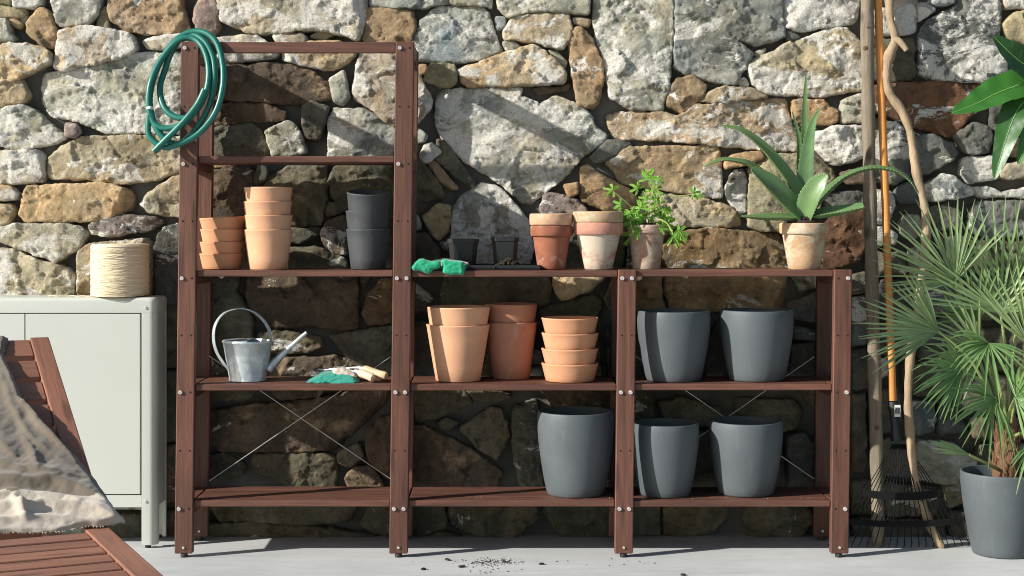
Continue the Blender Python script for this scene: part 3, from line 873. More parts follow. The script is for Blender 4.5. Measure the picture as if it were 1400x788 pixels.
# ------------------------------------------------------------------ pots
_pc = {}
def pot_mesh(key, prof, mat, n=56):
    if key not in _pc:
        me = bpy.data.meshes.new('pot'); mb = MB().lathe(prof, (0, 0, 0), n)
        me.from_pydata(mb.v, [], mb.f); me.update(); me.shade_smooth(); me.set_sharp_from_angle(angle=R(50)); me.materials.append(mat); _pc[key] = me
    return _pc[key]
def put(name, me, loc, label, cat, group=None, tilt=(0, 0)):
    o = bpy.data.objects.new(name, me); C.objects.link(o); o.location = loc
    o.rotation_euler = (tilt[0], tilt[1], 0.0 if tilt != (0, 0) else random.uniform(0, 6.28)); tag(o, label, cat, group); return o
def cone_prof(rt, rb, h, th=0.006, lip=0.0):
    hb = th * 1.2
    pr = [(0, 0.002), (rb * 0.75, 0.002), (rb * 0.8, 0), (rb - 0.002, 0), (rb, 0.002)]
    for t in (0.25, 0.5, 0.75): pr.append((rb + (rt - rb) * t, h * t))
    pr += [(rt - 0.0012 + lip, h - 0.006), (rt + lip, h - 0.0035), (rt - 0.0012 + lip, h - 0.0006), (rt - th * 0.5, h), (rt - th, h - 0.002),
           (rt - th - 0.002, h - 0.012), (rb - th + 0.002, hb + 0.004), (rb - th - 0.002, hb), (0, hb)]
    return pr
def stack(pcx, wt, wb, rims, ybase, shelf, Yc, mat, name, labels, cat, group, jit=0.0015, tilts=None, th=0.006):
    """a stack of alike pots: rims are the rim heights in the photograph, lowest pot first"""
    k = kk(Yc); rt, rb = wt / 2 * k, wb / 2 * k; kf = kk(Yc - rt); zs = SH[shelf]
    zr = [CAMZ - (y - PPY) * kf for y in rims]; h = zr[0] - zs
    me = pot_mesh((pcx, wt, wb, h), cone_prof(rt, rb, h, th), mat)
    X = (pcx - PPX) * k
    for i, z in enumerate(zr):
        put(name, me, (X + random.uniform(-jit, jit), Yc + random.uniform(-jit, jit), zs + (z - zr[0]) + 0.001), labels[i], cat, group, (tilts or {}).get(i, (0, 0)))
def nth(n, what):
    words = {2: ['lower', 'upper'], 3: ['lowest', 'middle', 'topmost'], 4: ['lowest', 'second from bottom', 'second from top', 'topmost']}[n]
    return [what.replace('#', wd) for wd in words]
stack(304, 61, 52, (347.5, 331.5, 314, 297.5), 369, 370, 0.15, M['terra_bowl'], 'terracotta_pot',
      nth(4, '# short terracotta pot in the leftmost stack, beside the tall stack'), 'plant pot', 'short terracotta pots stacked at the left end of the rack', tilts={3: (0.01, -0.05), 2: (0, .012)})
stack(366.5, 66, 51, (314.5, 294.5, 275.5, 256), 370, 370, 0.105, M['terra'], 'terracotta_pot',
      nth(4, '# pale terracotta pot in the tall stack of four on the left shelf'), 'plant pot', 'terracotta pots in the tall stack')
stack(503, 60, 47, (314, 288.5, 262), 369, 370, 0.13, M['grey2'], 'charcoal_pot',
      nth(3, '# dark charcoal pot in the slim stack beside the tall middle post'), 'plant pot', 'charcoal pots in the slim stack', tilts={2: (0.15, 0.03)})
stack(626.5, 87, 61, (446.5, 422), 526, 525, 0.135, M['terra'], 'terracotta_pot',
      nth(2, '# large pale terracotta pot of the front pair on the middle shelf'), 'plant pot', 'large terracotta pots on the middle shelf')
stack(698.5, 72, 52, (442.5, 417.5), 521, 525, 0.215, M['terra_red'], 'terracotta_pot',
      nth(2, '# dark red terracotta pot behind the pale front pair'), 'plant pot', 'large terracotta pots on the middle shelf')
stack(779.5, 78, 66, (500, 479.5, 458, 437), 525, 525, 0.125, M['terra_bowl'], 'terracotta_pot',
      nth(4, '# shallow orange terracotta pot in the short stack left of the third post'), 'plant pot', 'shallow terracotta pots stacked on the middle shelf')

def round_prof(Rm, h, fr, th=0.007):
    pr = [(0, 0.003), (Rm * fr[0][0] * 0.8, 0.003), (Rm * fr[0][0] - 0.004, 0), (Rm * fr[0][0] - 0.0012, 0.001)]
    t = np.linspace(0.02, 0.985, 16); rr = np.interp(t, [f[1] for f in fr], [f[0] for f in fr])
    ts = np.array([f[1] for f in fr]); 
    co = np.polyfit(ts, [f[0] for f in fr], 4)
    for q in t: pr.append((Rm * float(np.polyval(co, q)), h * float(q)))
    rt = Rm * float(np.polyval(co, 1.0))
    pr += [(rt - 0.0005, h - 0.001), (rt - 0.002, h), (rt - th + 0.001, h), (rt - th, h - 0.002)]
    for q in (0.9, 0.7, 0.5, 0.3, 0.12): pr.append((Rm * float(np.polyval(co, q)) - th, h * q))
    pr += [(0, h * 0.1)]
    return pr
FR = [(0.735, 0), (0.80, 0.12), (0.87, 0.3), (0.935, 0.5), (0.98, 0.7), (1.0, 0.86), (0.985, 1.0)]
for (c_, r_, yr, sh, Yc, lab) in ((921, 50, 428, 525, 0.14, 'round charcoal pot on the middle level nearest the third post'),
                              (1034.5, 50, 427, 525, 0.15, 'round charcoal pot on the middle level nearest the right end post'),
                              (787, 52.5, 568.5, 680, 0.14, 'largest charcoal pot, on the bottom shelf left of the third post'),
                              (909, 46.5, 584, 680, 0.13, 'smaller charcoal pot on the bottom shelf just right of the third post'),
                              (1020, 50, 582, 680, 0.15, 'charcoal pot on the bottom shelf, rightmost of the lower three')):
    k = kk(Yc); Rm = r_ * k; h = CAMZ - (yr - PPY) * kk(Yc - Rm * 0.98) - SH[sh]
    put('charcoal_pot', pot_mesh((c_,), round_prof(Rm, h, FR), M['grey'], 72), ((c_ - PPX) * k, Yc, SH[sh] + 0.001), lab, 'plant pot', 'large round charcoal pots on the rack')

# ---- weathered clay pots on the low top
def rim_prof(rr, rimh, rb, h, th=0.008):
    r1 = rr * 0.93; zr = h - rimh
    pr = [(0, 0.002), (rb * 0.8, 0.002), (rb - 0.003, 0), (rb, 0.003)]
    for t in (0.2, 0.4, 0.6, 0.8, 1.0): pr.append((rb + (r1 - 0.004 - rb) * t, 0.003 + (zr - 0.003) * t))
    pr += [(rr - 0.003, zr + 0.001), (rr - 0.0006, zr + 0.005), (rr, zr + rimh * 0.4), (rr, h - 0.006), (rr - 0.002, h - 0.001), (rr - 0.005, h), (rr - th, h - 0.001), (rr - th - 0.002, h - 0.006),
           (r1 - th, zr), (rb - th + 0.002, 0.012), (0, 0.012)]
    return pr
def wob(a): 
    ph = random.uniform(0, 6)
    return lambda t, z: 1 + a * (0.5 * math.sin(2 * t + ph) + 0.5 * math.sin(3 * t + 2 * ph + z * 30))
aged_red = mat_aged('weathered_red_clay', (0.30, 0.115, 0.068), (0.50, 0.36, 0.28), 0.06)
aged_pale = mat_aged('chalky_clay', (0.40, 0.215, 0.150), (0.60, 0.53, 0.42), 0.24)
aged_rim = mat_aged('bleached_clay_rim', (0.52, 0.31, 0.19), (0.62, 0.52, 0.40), 0.14)
aged_buff = mat_aged('buff_mossy_clay', (0.42, 0.29, 0.17), (0.52, 0.45, 0.31), 0.14)
aged_pink = mat_aged('pink_clay_rim', (0.46, 0.235, 0.165), (0.56, 0.42, 0.34), 0.06)
def rimpot(name, pcx, wr, wb, yr, rimpx, Yc, mat, label, cat='plant pot', group=None, zb=None, parent=None, hpx=None, rim_mat=None):
    k = kk(Yc); rr, rb = wr / 2 * k, wb / 2 * k; zs = SH[370] if zb is None else zb
    zt = CAMZ - (yr - PPY) * kk(Yc - rr); h = zt - zs if hpx is None else hpx * k
    if hpx: zs = zt - h
    mb = MB().lathe(rim_prof(rr, rimpx * k, rb, h), ((pcx - PPX) * k, Yc, zs + 0.001), 56, wob(0.006))
    o = obj(name, mb, mat, parent, origin=((pcx - PPX) * k, Yc, zs), sharp=50)
    if rim_mat:
        o.data.materials.append(rim_mat)
        for p in o.data.polygons:
            if p.center.z > h - rimpx * k - .001: p.material_index = 1
    if parent is None: tag(o, label, cat, group)
    return o
rimpot('clay_pot', 754, 58, 38, 309, 15, 0.12, aged_red, 'dark red weathered clay pot holding a paler pot, left of the chalky pots')
rimpot('clay_pot', 753.5, 59, 40, 292.5, 16, 0.12, aged_rim, 'pale pinkish clay pot nested in the dark red weathered pot', hpx=52)
rimpot('clay_pot', 818, 68, 38, 304.5, 17, 0.115, aged_pale, 'chalky white weathered clay pot with pink rim, under a buff pot', rim_mat=aged_pink)
rimpot('clay_pot', 817.5, 69, 40, 289.5, 15, 0.115, aged_buff, 'buff clay pot nested in the chalky white weathered pot', hpx=52)

# ---- leaves
def blade(pts, widths, thick, up, n=14, fold=0.35):
    """a fleshy leaf: crescent section swept along pts; up = the side the channel faces"""
    ps = spline(pts, 6); m = len(ps); ws = lerpl(widths, m); th = lerpl(thick, m) if hasattr(thick, '__len__') else [thick] * m
    up = Vector(up).normalized(); mb = MB(); vs = []; fs = []
    for i in range(m):
        T = (ps[min(i + 1, m - 1)] - ps[max(i - 1, 0)]).normalized()
        s = T.cross(up)
        s = s.normalized() if s.length > 1e-4 else Vector((1, 0, 0))
        u = s.cross(T).normalized(); w = max(ws[i] / 2, 0.0006)
        for j in range(n):
            t = 2 * math.pi * j / n; x = math.cos(t); y = math.sin(t)
            q = (y * th[i] * (0.25 if y > 0 else 1.0)) + fold * w * x * x
            vs.append(ps[i] + s * (x * w) + u * q)
    for i in range(m - 1):
        for j in range(n):
            k = (j + 1) % n; fs.append((i * n + j, i * n + k, (i + 1) * n + k, (i + 1) * n + j))
    fs.append(tuple(reversed(range(n)))); fs.append(tuple(range((m - 1) * n, m * n)))
    return mb.add(vs, fs)
def crumbs(mb, n, fn, smin, smax):
    for i in range(n):
        x, y, z = fn(); r = random.uniform(smin, smax)
        bm = bmesh.new(); bmesh.ops.create_icosphere(bm, subdivisions=1, radius=r)
        for v in bm.verts: v.co = Vector((v.co.x * random.uniform(.7, 1.5) + x, v.co.y * random.uniform(.7, 1.5) + y, v.co.z * random.uniform(.5, 1.1) + z))
        mb.bm(bm)
    return mb
def soil_top(parent, X, Y, z, r, n=70, hump=0.006, sz=(0.0025, 0.007)):
    mb = MB().lathe([(r, -0.012), (r, 0), (r * 0.6, hump), (0, hump * 1.5)], (X, Y, z), 28, lambda t, q: 1 + 0.0 * t)
    def f():
        a = random.uniform(0, 6.283); q = r * math.sqrt(random.random()) * 0.98
        return (X + q * math.cos(a), Y + q * math.sin(a), z + hump * (1.3 - q / r) + random.uniform(0, 0.003))
    crumbs(mb, n, f, *sz)
    o = obj('soil', mb, M['soil'], parent, sharp=30); return o

# aloe
aY = 0.125; ka = kk(aY)
aloe = thing('potted_aloe', ((1099.5 - PPX) * ka, aY, SH[370]), 'aloe with thick spiky green leaves in a buff clay pot on the rack', 'potted plant')
aged_aloe = mat_aged('stained_buff_clay', (0.46, 0.30, 0.17), (0.56, 0.49, 0.36), 0.16)
rimpot('pot', 1099.5, 67, 43, 305.5, 15, aY, aged_aloe, None, parent=aloe)
soil_top(aloe, (1099.5 - PPX) * ka, aY, P(0, 302, aY).z, 0.070, 200, 0.019)
aloe_m = mat_leaf('aloe_skin', (0.108, 0.205, 0.078), 0.40, 0.3, 0.06, 9, (1, 1, 1))
aloe_dark = mat_leaf('aloe_skin_dark', (0.085, 0.165, 0.062), 0.42, 0.25, 0.08, 9)
aloe_tooth = mat_leaf('aloe_tooth', (0.30, 0.36, 0.20), 0.5, 0.1, 0.0, 20)
def aleaf(pts, widths, thick, up, mat=aloe_m):
    o = obj('leaf', blade([P(*p) for p in pts], [x * ka for x in widths], [x * ka for x in thick], up), mat, aloe, sharp=70)
    ps = spline([P(*p) for p in pts], 6); ws = lerpl([x * ka for x in widths], len(ps)); mbt = MB(); upv = Vector(up).normalized(); acc = 0
    for i in range(3, len(ps) - 1):                          # small teeth along both edges
        T = (ps[i + 1] - ps[i - 1]).normalized(); s_ = T.cross(upv).normalized(); u2 = s_.cross(T)
        for sg in (-1, 1):
            w2 = ws[i] / 2; e_ = ps[i] + s_ * (sg * w2 * .98) + u2 * (.35 * w2 * .96)
            mbt.tube([e_ - T * .002, e_ + s_ * sg * .0035 + T * .001], [.0016, .0002], 4)
    obj('teeth', mbt, aloe_tooth, o)
    tag(o.children[0], kind='stuff')
    return o
aleaf([(1101, 294, .13), (1090, 262, .12), (1062, 222, .11), (1038, 196, .10), (1013, 178, .09), (986, 172, .08)], [20, 23, 20, 15, 9, 1], [6, 6, 5, 4, 2, .5], (0.4, -0.75, 0.5))
aleaf([(1096, 296, .11), (1064, 258, .09), (1030, 228, .07), (1008, 220, .06), (985, 219, .05), (962, 228, .04)], [20, 20, 14, 10, 7, 1], [5, 5, 4, 3, 2, .5], (0.1, -0.5, 0.85), aloe_dark)
aleaf([(1098, 297, .09), (1076, 275, .07), (1052, 251, .055), (1028, 231, .045)], [24, 31, 29, 9], [7, 8, 6, 2], (0.45, -0.8, 0.4))
aleaf([(1100, 294, .13), (1100, 250, .14), (1104, 205, .145), (1111, 170, .145), (1120, 149, .14)], [22, 24, 17, 9, 1], [6, 7, 5, 3, .6], (-0.1, -1, 0.1))
aleaf([(1101, 292, .16), (1102, 230, .17), (1100, 160, .18), (1102, 100, .19)], [16, 15, 10, 1], [5, 5, 3, .5], (0.05, -1, 0.05))
aleaf([(1099, 292, .15), (1093, 240, .16), (1092, 190, .17), (1083, 152, .18)], [10, 9, 7, 1], [3, 3, 2, .4], (0.2, -1, 0), aloe_dark)
aleaf([(1099, 298, .08), (1107, 272, .05), (1119, 252, .03), (1131, 239, .02)], [22, 29, 25, 5], [8, 9, 7, 2], (-0.3, -0.9, 0.35))
aleaf([(1103, 295, .12), (1130, 262, .10), (1158, 240, .08), (1190, 230, .06), (1222, 233, .05), (1244, 247, .05), (1256, 265, .05)], [18, 16, 12, 10, 9, 6, 1], [5, 5, 4, 3, 3, 2, .5], (-0.2, -0.35, 0.9), aloe_dark)
aleaf([(1102, 297, .10), (1125, 292, .07), (1150, 288, .05), (1181, 282, .04)], [18, 20, 18, 12], [6, 7, 6, 4], (0, -0.5, 0.85))
aleaf([(1098, 298, .10), (1070, 297, .07), (1040, 297, .05), (1012, 296, .04)], [16, 17, 13, 1], [5, 5, 4, .6], (0, -0.4, 0.9), aloe_dark)

# leafy herb
hY = 0.15; kh = kk(hY)
herb = thing('potted_herb', ((884 - PPX) * kh, hY, SH[370]), 'bright green lobed-leaf herb in a stained clay pot left of the aloe', 'potted plant')
aged_herb = mat_aged('stained_brown_clay', (0.34, 0.22, 0.155), (0.52, 0.44, 0.34), 0.20)
rimpot('pot', 884, 54, 38, 308, 12, hY, aged_herb, None, parent=herb)
soil_top(herb, (884 - PPX) * kh, hY, P(0, 309, hY).z, 0.055, 40)
herb_m = mat_leaf('herb_leaf', (0.20, 0.43, 0.065), 0.5, 0.3, 0.42, 30)
stem_m = mat_leaf('herb_stem', (0.28, 0.33, 0.10), 0.5, 0.2, 0.0, 30)
def lobed(c, size, nrm, rot, lobes=5):
    """a deeply cut leaf, slightly cupped"""
    nrm = Vector(nrm).normalized(); a = Vector((0, 0, 1)) - nrm * nrm.z; a = a.normalized() if a.length > .05 else Vector((1, 0, 0)); b = nrm.cross(a)
    vs = [c]; rim = []; n = lobes * 8
    for i in range(n + 1):
        t = -2.5 + 5.0 * i / n; f = abs(math.cos(lobes * t * 0.63)); tooth = 0.1 * (i % 2)
        r = size * (0.20 + 0.80 * f ** 1.5 + 1.9 * tooth * f) * (1 - 0.12 * abs(t))
        th = t + rot; rim.append(c + (a * math.cos(th) + b * math.sin(th)) * r - nrm * (0.25 * r * r / size) * (1 if i % 3 else .6) + nrm * random.uniform(-.08, .08) * size)
    mb = MB(); mb.add([c] + rim, [(0, i, i + 1) for i in range(1, len(rim))]); return mb
HL = [(886, 245, 13, 15), (872, 258, 10, -50), (893, 262, 12, 40), (838, 260, 11, -70), (848, 280, 9, -60), (876, 285, 13, -20), (893, 290, 15, 10), (905, 297, 15, 40), (868, 303, 15, -50),
      (858, 300, 12, -70), (890, 309, 14, 0), (880, 298, 13, -30), (912, 306, 11, 60), (866, 322, 15, -80), (873, 316, 12, -60), (920, 323, 15, 100), (926, 327, 12, 70), (928, 316, 11, 110), (948, 264, 9, 80), (955, 268, 6, 80),
      (898, 278, 10, 20), (883, 272, 9, -20), (902, 313, 10, 30), (850, 286, 6, -80), (900, 248, 7, 50), (884, 238, 7, 0), (862, 292, 9, -40), (908, 288, 9, 50)]
for (x, y, s, a) in HL:
    Yl = hY - random.uniform(0.0, 0.09)
    obj('leaf', lobed(P(x, y, Yl), 1.28 * s * kh, (random.uniform(-.35, .35), -1, random.uniform(0.1, .9)), R(-a)), herb_m, herb, smooth=False)
base = P(884, 306, hY)
for st in ([(884, 306, .15), (880, 282, .12), (893, 263, .10), (886, 250, .09)], [(886, 306, .15), (890, 290, .11), (903, 278, .1), (900, 262, .1), (893, 250, .1)], [(884, 306, .15), (868, 290, .12), (858, 278, .1), (838, 262, .09)],
           [(886, 306, .15), (898, 286, .12), (905, 270, .1), (930, 268, .09), (950, 266, .08)], [(882, 306, .15), (872, 300, .11), (862, 302, .09), (866, 318, .07)], [(887, 306, .15), (902, 300, .1), (914, 308, .08), (920, 320, .07)],
           [(884, 306, .15), (877, 290, .13), (884, 270, .12), (893, 258, .1)]):
    obj('stem', MB().tube(spline([P(*q) for q in st], 5), 0.0018, 6), stem_m, herb)

# ---- black nursery pots and tray
tray = MB()
t0, t1 = P(634, 0, .14).x, P(738, 0, .14).x; zt = SH[370] + 0.001
tray.box(t0, t1, 0.05, 0.25, zt, zt + 0.004, 0.001)
for (a, b, c_, d) in ((t0, t1, 0.05, 0.056), (t0, t1, 0.244, 0.25), (t0, t0 + 0.006, 0.0565, 0.2435), (t1 - 0.006, t1, 0.0565, 0.2435)):
    tray.box(a, b, c_, d, zt + 0.0045, zt + 0.016, 0.0015)
tag(obj('seed_tray', tray, M['black'], origin=((t0 + t1) / 2, .15, zt)), 'flat black plastic seed tray with spilled soil on the low rack top', 'tray')
def sqpot(pcx, wt, wb, yr, yb, Yc, label):
    k = kk(Yc); a, b = wt / 2 * k, wb / 2 * k; zt_, zb_ = CAMZ - (yr - PPY) * kk(Yc - a), zt + 0.005; X = (pcx - PPX) * k
    mb = MB(); rings = [(b * .92, zb_ + .001), (b, zb_), (a * .94, zt_ - .014), (a, zt_ - .013), (a, zt_ - .001), (a - .001, zt_), (a - .004, zt_), (a * .88, zt_ - .014), (b * .85, zb_ + .01)]
    vs = []; fs = []; m = 16
    for (r, z) in rings:
        for s in range(m):
            t = 2 * math.pi * (s + .5) / m; c_, d = math.cos(t), math.sin(t); q = 1 / (abs(c_) ** 7 + abs(d) ** 7) ** (1 / 7)
            vs.append((X + r * c_ * q, Yc + r * d * q, z))
    for i in range(len(rings) - 1):
        for s in range(m): fs.append((i * m + s, i * m + (s + 1) % m, (i + 1) * m + (s + 1) % m, (i + 1) * m + s))
    fs.append(tuple(range((len(rings) - 1) * m, len(rings) * m))); fs.append(tuple(reversed(range(m))))
    mb.add(vs, fs); return tag(obj('nursery_pot', mb, M['black'], origin=(X, Yc, zb_), sharp=40), label, 'nursery pot', 'square black nursery pots on the tray')
sqpot(633.5, 43, 33, 327, 362, 0.17, 'square black nursery pot beside the green gloves')
sqpot(690.5, 38, 30, 324.5, 362, 0.17, 'square black nursery pot with soil heaped at its foot')
def heap():
    a = random.gauss(0, 1); return (P(696, 0, .11).x + a * 0.032, .11 + random.gauss(0, .02), zt + .007 + max(0, .032 - abs(a) * .018) * random.random())
mb = crumbs(MB(), 420, heap, 0.002, 0.0070)
tag(obj('soil_heap', mb, M['soil'], origin=(P(696, 0, .11).x, .11, zt), sharp=30), 'dark potting soil heaped on the tray', 'soil', kind='stuff')
# ------------------------------------------------------------------ hose on the tall left post
hose = thing('garden_hose', P(250, 125, -0.03), 'coiled green garden hose hung over the top of the leftmost tall post', 'garden hose')
def hp(l): return [P(190 + x / 4.15, 30 + y / 4.15, Y) for x, y, Y in l]
HO = [(58, 530, -.040), (52, 620, -.042), (75, 668, -.046), (140, 712, -.052), (220, 695, -.058), (330, 640, -.060), (425, 530, -.055), (470, 400, -.045), (478, 270, -.030), (450, 140, -.012), (395, 72, .004), (320, 55, .018),
      (240, 82, .020), (170, 150, .012), (105, 260, .000), (70, 370, -.015), (62, 470, -.030), (95, 600, -.045), (170, 680, -.050), (240, 690, -.045), (330, 600, -.040), (400, 470, -.035), (428, 330, -.025), (422, 210, -.012), (380, 120, .002), (310, 75, .020),
      (235, 100, .026), (180, 180, .024), (145, 280, .016), (118, 380, -.004), (140, 480, -.028), (195, 535, -.042), (270, 545, -.050), (335, 490, -.050), (385, 380, -.040), (395, 260, -.022), (365, 150, -.004), (300, 92, .014),
      (215, 112, .012), (130, 210, .002), (72, 330, -.022), (55, 430, -.032), (62, 520, -.038), (90, 580, -.044), (150, 605, -.050), (225, 590, -.055), (310, 520, -.062), (365, 400, -.062)]
HP = spline(hp(HO), 7)
obj('hose_pipe', MB().tube(HP, 0.0108, 12), M['hose'], hose, sharp=80)
T2 = spline(hp([(372, 385, -.064), (330, 470, -.070), (250, 570, -.076), (160, 660, -.074), (85, 735, -.070)]), 8)
obj('hose_pipe', MB().tube(T2, 0.0108, 12), M['hose'], hose, sharp=80)
c0, c1, c2 = hp([(62, 486, -.036), (58, 530, -.040), (54, 632, -.043)])
obj('connector', MB().tube([c1, c1.lerp(c2, .05), c1.lerp(c2, .5), c2], [.011, .0095, .0085, .0085], 14), mat_plain('grey_plastic', (0.45, 0.45, 0.42), 0.45, 0.1, 20, 0.05), hose)
obj('collar', MB().tube([c0 + Vector((0, 0, .004)), c0, c0.lerp(c1, .25), c0.lerp(c1, .3)], [.0098, .0125, .0125, .0105], 14), mat_plain('white_plastic', (0.7, 0.7, 0.66), 0.45, 0.1, 20, 0.05), hose)

# ------------------------------------------------------------------ watering can
wY = 0.13; kw = kk(wY); zs = SH[525]
wcx = (338.5 - PPX) * kw
can = thing('watering_can', (wcx, wY, zs), 'small galvanised metal watering can with hoop handle on the left middle shelf', 'watering can')
def wp(x, y, Y=wY): return P(250 + x / 3.94, 370 + y / 3.94, Y)
hb = P(0, 466, wY).z - zs; rb, rt = 25.0 * kw, 33.5 * kw
mb = MB().lathe([(0, .003), (rb - .002, .003), (rb - .001, 0), (rb + .001, .001), (rb + .0008, .007), (rb, .009), (rb + (rt - rb) * .5, hb * .5), (rt - .0005, hb - .008), (rt + .002, hb - .006), (rt + .0025, hb - .003), (rt + .0015, hb), (rt - .002, hb), (rt - .003, hb - .004), (rb - .002, .012), (0, .012)], (wcx, wY, zs + .001), 56)
obj('body', mb, M['galv'], can, sharp=45)
mb = MB(); n = 24; vs = [(wcx, wY - .008, zs + hb + .001)]
for i in range(n + 1):
    t = -math.pi * .04 + math.pi * 1.08 * i / n + math.pi; t2 = t - math.pi * .5
    vs.append((wcx + (rt - .002) * math.cos(t2), wY + (rt - .002) * math.sin(t2), zs + hb + .001))
top = [(x, y, z + .002 + .006 * max(0, 1 - math.hypot(x - wcx, y - wY) / rt)) for x, y, z in vs]
m = len(vs); mb.add(vs + top, [(0, i + 1, i) for i in range(1, m - 1)] + [(m, m + i, m + i + 1) for i in range(1, m - 1)] + [(i, i + 1, m + i + 1, m + i) for i in range(0, m - 1)] + [(m - 1, 0, m, 2 * m - 1)])
obj('half_cover', mb, M['galv'], can, sharp=30)
def strap(pts, wd, th, axis):
    ps = spline(pts, 6); vs = []; fs = []; A = Vector(axis)
    for i, p in enumerate(ps):
        T = (ps[min(i + 1, len(ps) - 1)] - ps[max(i - 1, 0)]).normalized(); u = T.cross(A).normalized()
        for a, b in ((-1, -1), (-.5, -1.3), (.5, -1.3), (1, -1), (1, 1), (.5, .7), (-.5, .7), (-1, 1)): vs.append(p + A * (a * wd / 2) + u * (b * th / 2))
    for i in range(len(ps) - 1):
        for j in range(8): k = (j + 1) % 8; fs.append((i * 8 + j, i * 8 + k, i * 8 + 8 + k, i * 8 + 8 + j))
    fs.append(tuple(reversed(range(8)))); fs.append(tuple(range(len(ps) * 8 - 8, len(ps) * 8)))
    return MB().add(vs, fs)
ax = Vector((0.55, -0.84, 0.08)).normalized()
obj('handle', strap([wp(258, 545, wY - .03), wp(215, 495, wY - .02), wp(178, 430, wY - .01), wp(165, 355, wY), wp(178, 285, wY), (wp(225, 228, wY)), wp(300, 206, wY), wp(375, 222, wY), wp(435, 270, wY), wp(468, 330, wY), wp(476, 378, wY)], .023, .0022, ax), M['galv'], can, sharp=50)
sp = [wp(462, 535), wp(520, 470), wp(590, 402), wp(640, 356), wp(667, 334)]
obj('spout', MB().tube(sp, [.0165, .0125, .0085, .0066, .0058], 20), M['galv'], can)
obj('spout_brace', MB().tube([wp(470, 380), wp(530, 392), wp(592, 403)], .0016, 8), M['galv'], can)

# ------------------------------------------------------------------ gloves and hand tools
green_k = mat_fabric('green_glove_rubber', (0.018, 0.33, 0.17), 0.75, 700)
teal_k = mat_fabric('teal_glove', (0.03, 0.27, 0.20), 0.8, 700)
blue_k = mat_fabric('blue_glove', (0.035, 0.13, 0.24), 0.8, 700)
cuff_k = mat_fabric('pale_cuff', (0.52, 0.45, 0.38), 0.9, 900)
def pillow(name, poly, Y0, df, db, mat, parent, wr=.004, seed=0.0, lean_=0.0):
    """a soft folded piece of cloth: outline as seen from the front, bulging df forwards and db backwards"""
    q = smooth_outline(np.array(poly, float), 1.0, seed); mn, mx = q.min(0), q.max(0)
    gx, gy = np.meshgrid(np.arange(mn[0], mx[0], 1.1), np.arange(mn[1], mx[1], 1.1)); g = np.stack([gx.ravel(), gy.ravel()], 1)
    g = g[inside(g, q)]; g = g[edge_dist(g, q) > .6]; n = len(q); pts = np.vstack([q, g])
    V, E, F, *_ = delaunay_2d_cdt([Vector((float(x), float(y))) for x, y in pts], [(i, (i + 1) % n) for i in range(n)], [], 1, 1e-4)
    c = np.array([(v.x, v.y) for v in V]); dist = edge_dist(c, q); e = np.clip(dist / 4.5, 0, 1); pr = np.sqrt(1 - (1 - e) ** 2)
    k = kk(Y0); w1 = wr * (.3 - np.abs(fbm(c[:, 0] / 14 + seed, c[:, 1] / 8 + seed, 2))) * 3 * e
    top = (mx[1] - c[:, 1]) / (mx[1] - mn[1] + 1e-6)
    base = [P(x, y, Y0) for x, y in c]
    vf = [Vector((p.x, p.y - df * a_ - w_ + lean_ * t, p.z)) for p, a_, w_, t in zip(base, pr, w1, top)]
    vb = [Vector((p.x, p.y + db * a_ + lean_ * t, p.z)) for p, a_, t in zip(base, pr, top)]
    mb = MB(); mb.add(vf, [tuple(reversed(f)) for f in F]); bd = {}
    mb.add(vb, [tuple(f) for f in F])
    bm = bmesh.new(); me_ = bpy.data.meshes.new('tmp'); me_.from_pydata([tuple(v) for v in mb.v], [], mb.f); bm.from_mesh(me_); bmesh.ops.remove_doubles(bm, verts=bm.verts[:], dist=1e-5); bmesh.ops.recalc_face_normals(bm, faces=bm.faces[:])
    bpy.data.meshes.remove(me_); m2 = MB(); m2.bm(bm)
    return obj(name, m2, mat, parent, sharp=80)
gp = thing('gardening_gloves', (P(452, 0, .09).x, .09, SH[525]), 'teal and blue gardening gloves lying beside wooden-handled tools on the left shelf', 'gloves')
pillow('glove', [(418, 524), (429, 517), (452, 512), (486, 519), (490, 526), (478, 527.5), (464, 529), (452, 526.5), (438, 527)], .075, .035, .05, blue_k, gp, .0018, 3.1, .04)
pillow('glove', [(421, 521.5), (438, 512.5), (460, 508), (482, 513), (491, 523), (484, 525.5), (466, 525.5), (452, 523.5), (438, 524)], .070, .038, .05, teal_k, gp, .0022, 8.7, .05)
pillow('cuff', [(453, 512), (460, 504.5), (470, 504), (485, 511), (488, 516), (476, 515), (462, 514)], .085, .020, .03, cuff_k, gp, .003, 5.2, .02)
obj('hanging_loop', MB().tube(spline([P(455, 512, .09), P(457, 503, .095), (P(464, 501, .10)), P(478, 503, .10), P(490, 504.5, .095), P(492, 509, .09)], 5), .0011, 6), M['wire'], gp)
g2 = thing('gardening_gloves', (P(600, 0, .03).x, .03, SH[370]), 'bright green gardening gloves flopped on the shelf edge beside the tall middle post', 'gloves')
pillow('glove', [(563, 366), (568, 359.5), (573, 356), (579, 355.5), (588, 358.5), (600, 359), (603, 362), (599, 365.5), (591, 367.5), (586, 373.5), (580, 372), (575, 369.5), (566, 369)], .012, .020, .003, green_k, g2, .0022, 1.7)
pillow('glove', [(605, 359), (606.5, 356), (612, 356), (620, 357.5), (633, 358.5), (634, 366), (633, 375), (625, 374.5), (616, 375.5), (606, 372.5), (607, 366)], .011, .019, .001, green_k, g2, .0016, 6.3)
pillow('glove', [(570, 369), (574, 359), (590, 357), (604, 357), (630, 358), (638, 362), (636, 369)], .050, .024, .05, green_k, g2, .002, 9.9)
pillow('cuff', [(588, 360), (596, 355.5), (608, 354.5), (622, 356.5), (640, 359.5), (641, 363), (626, 362.5), (606, 361)], .075, .015, .02, cuff_k, g2, .003, 2.2)
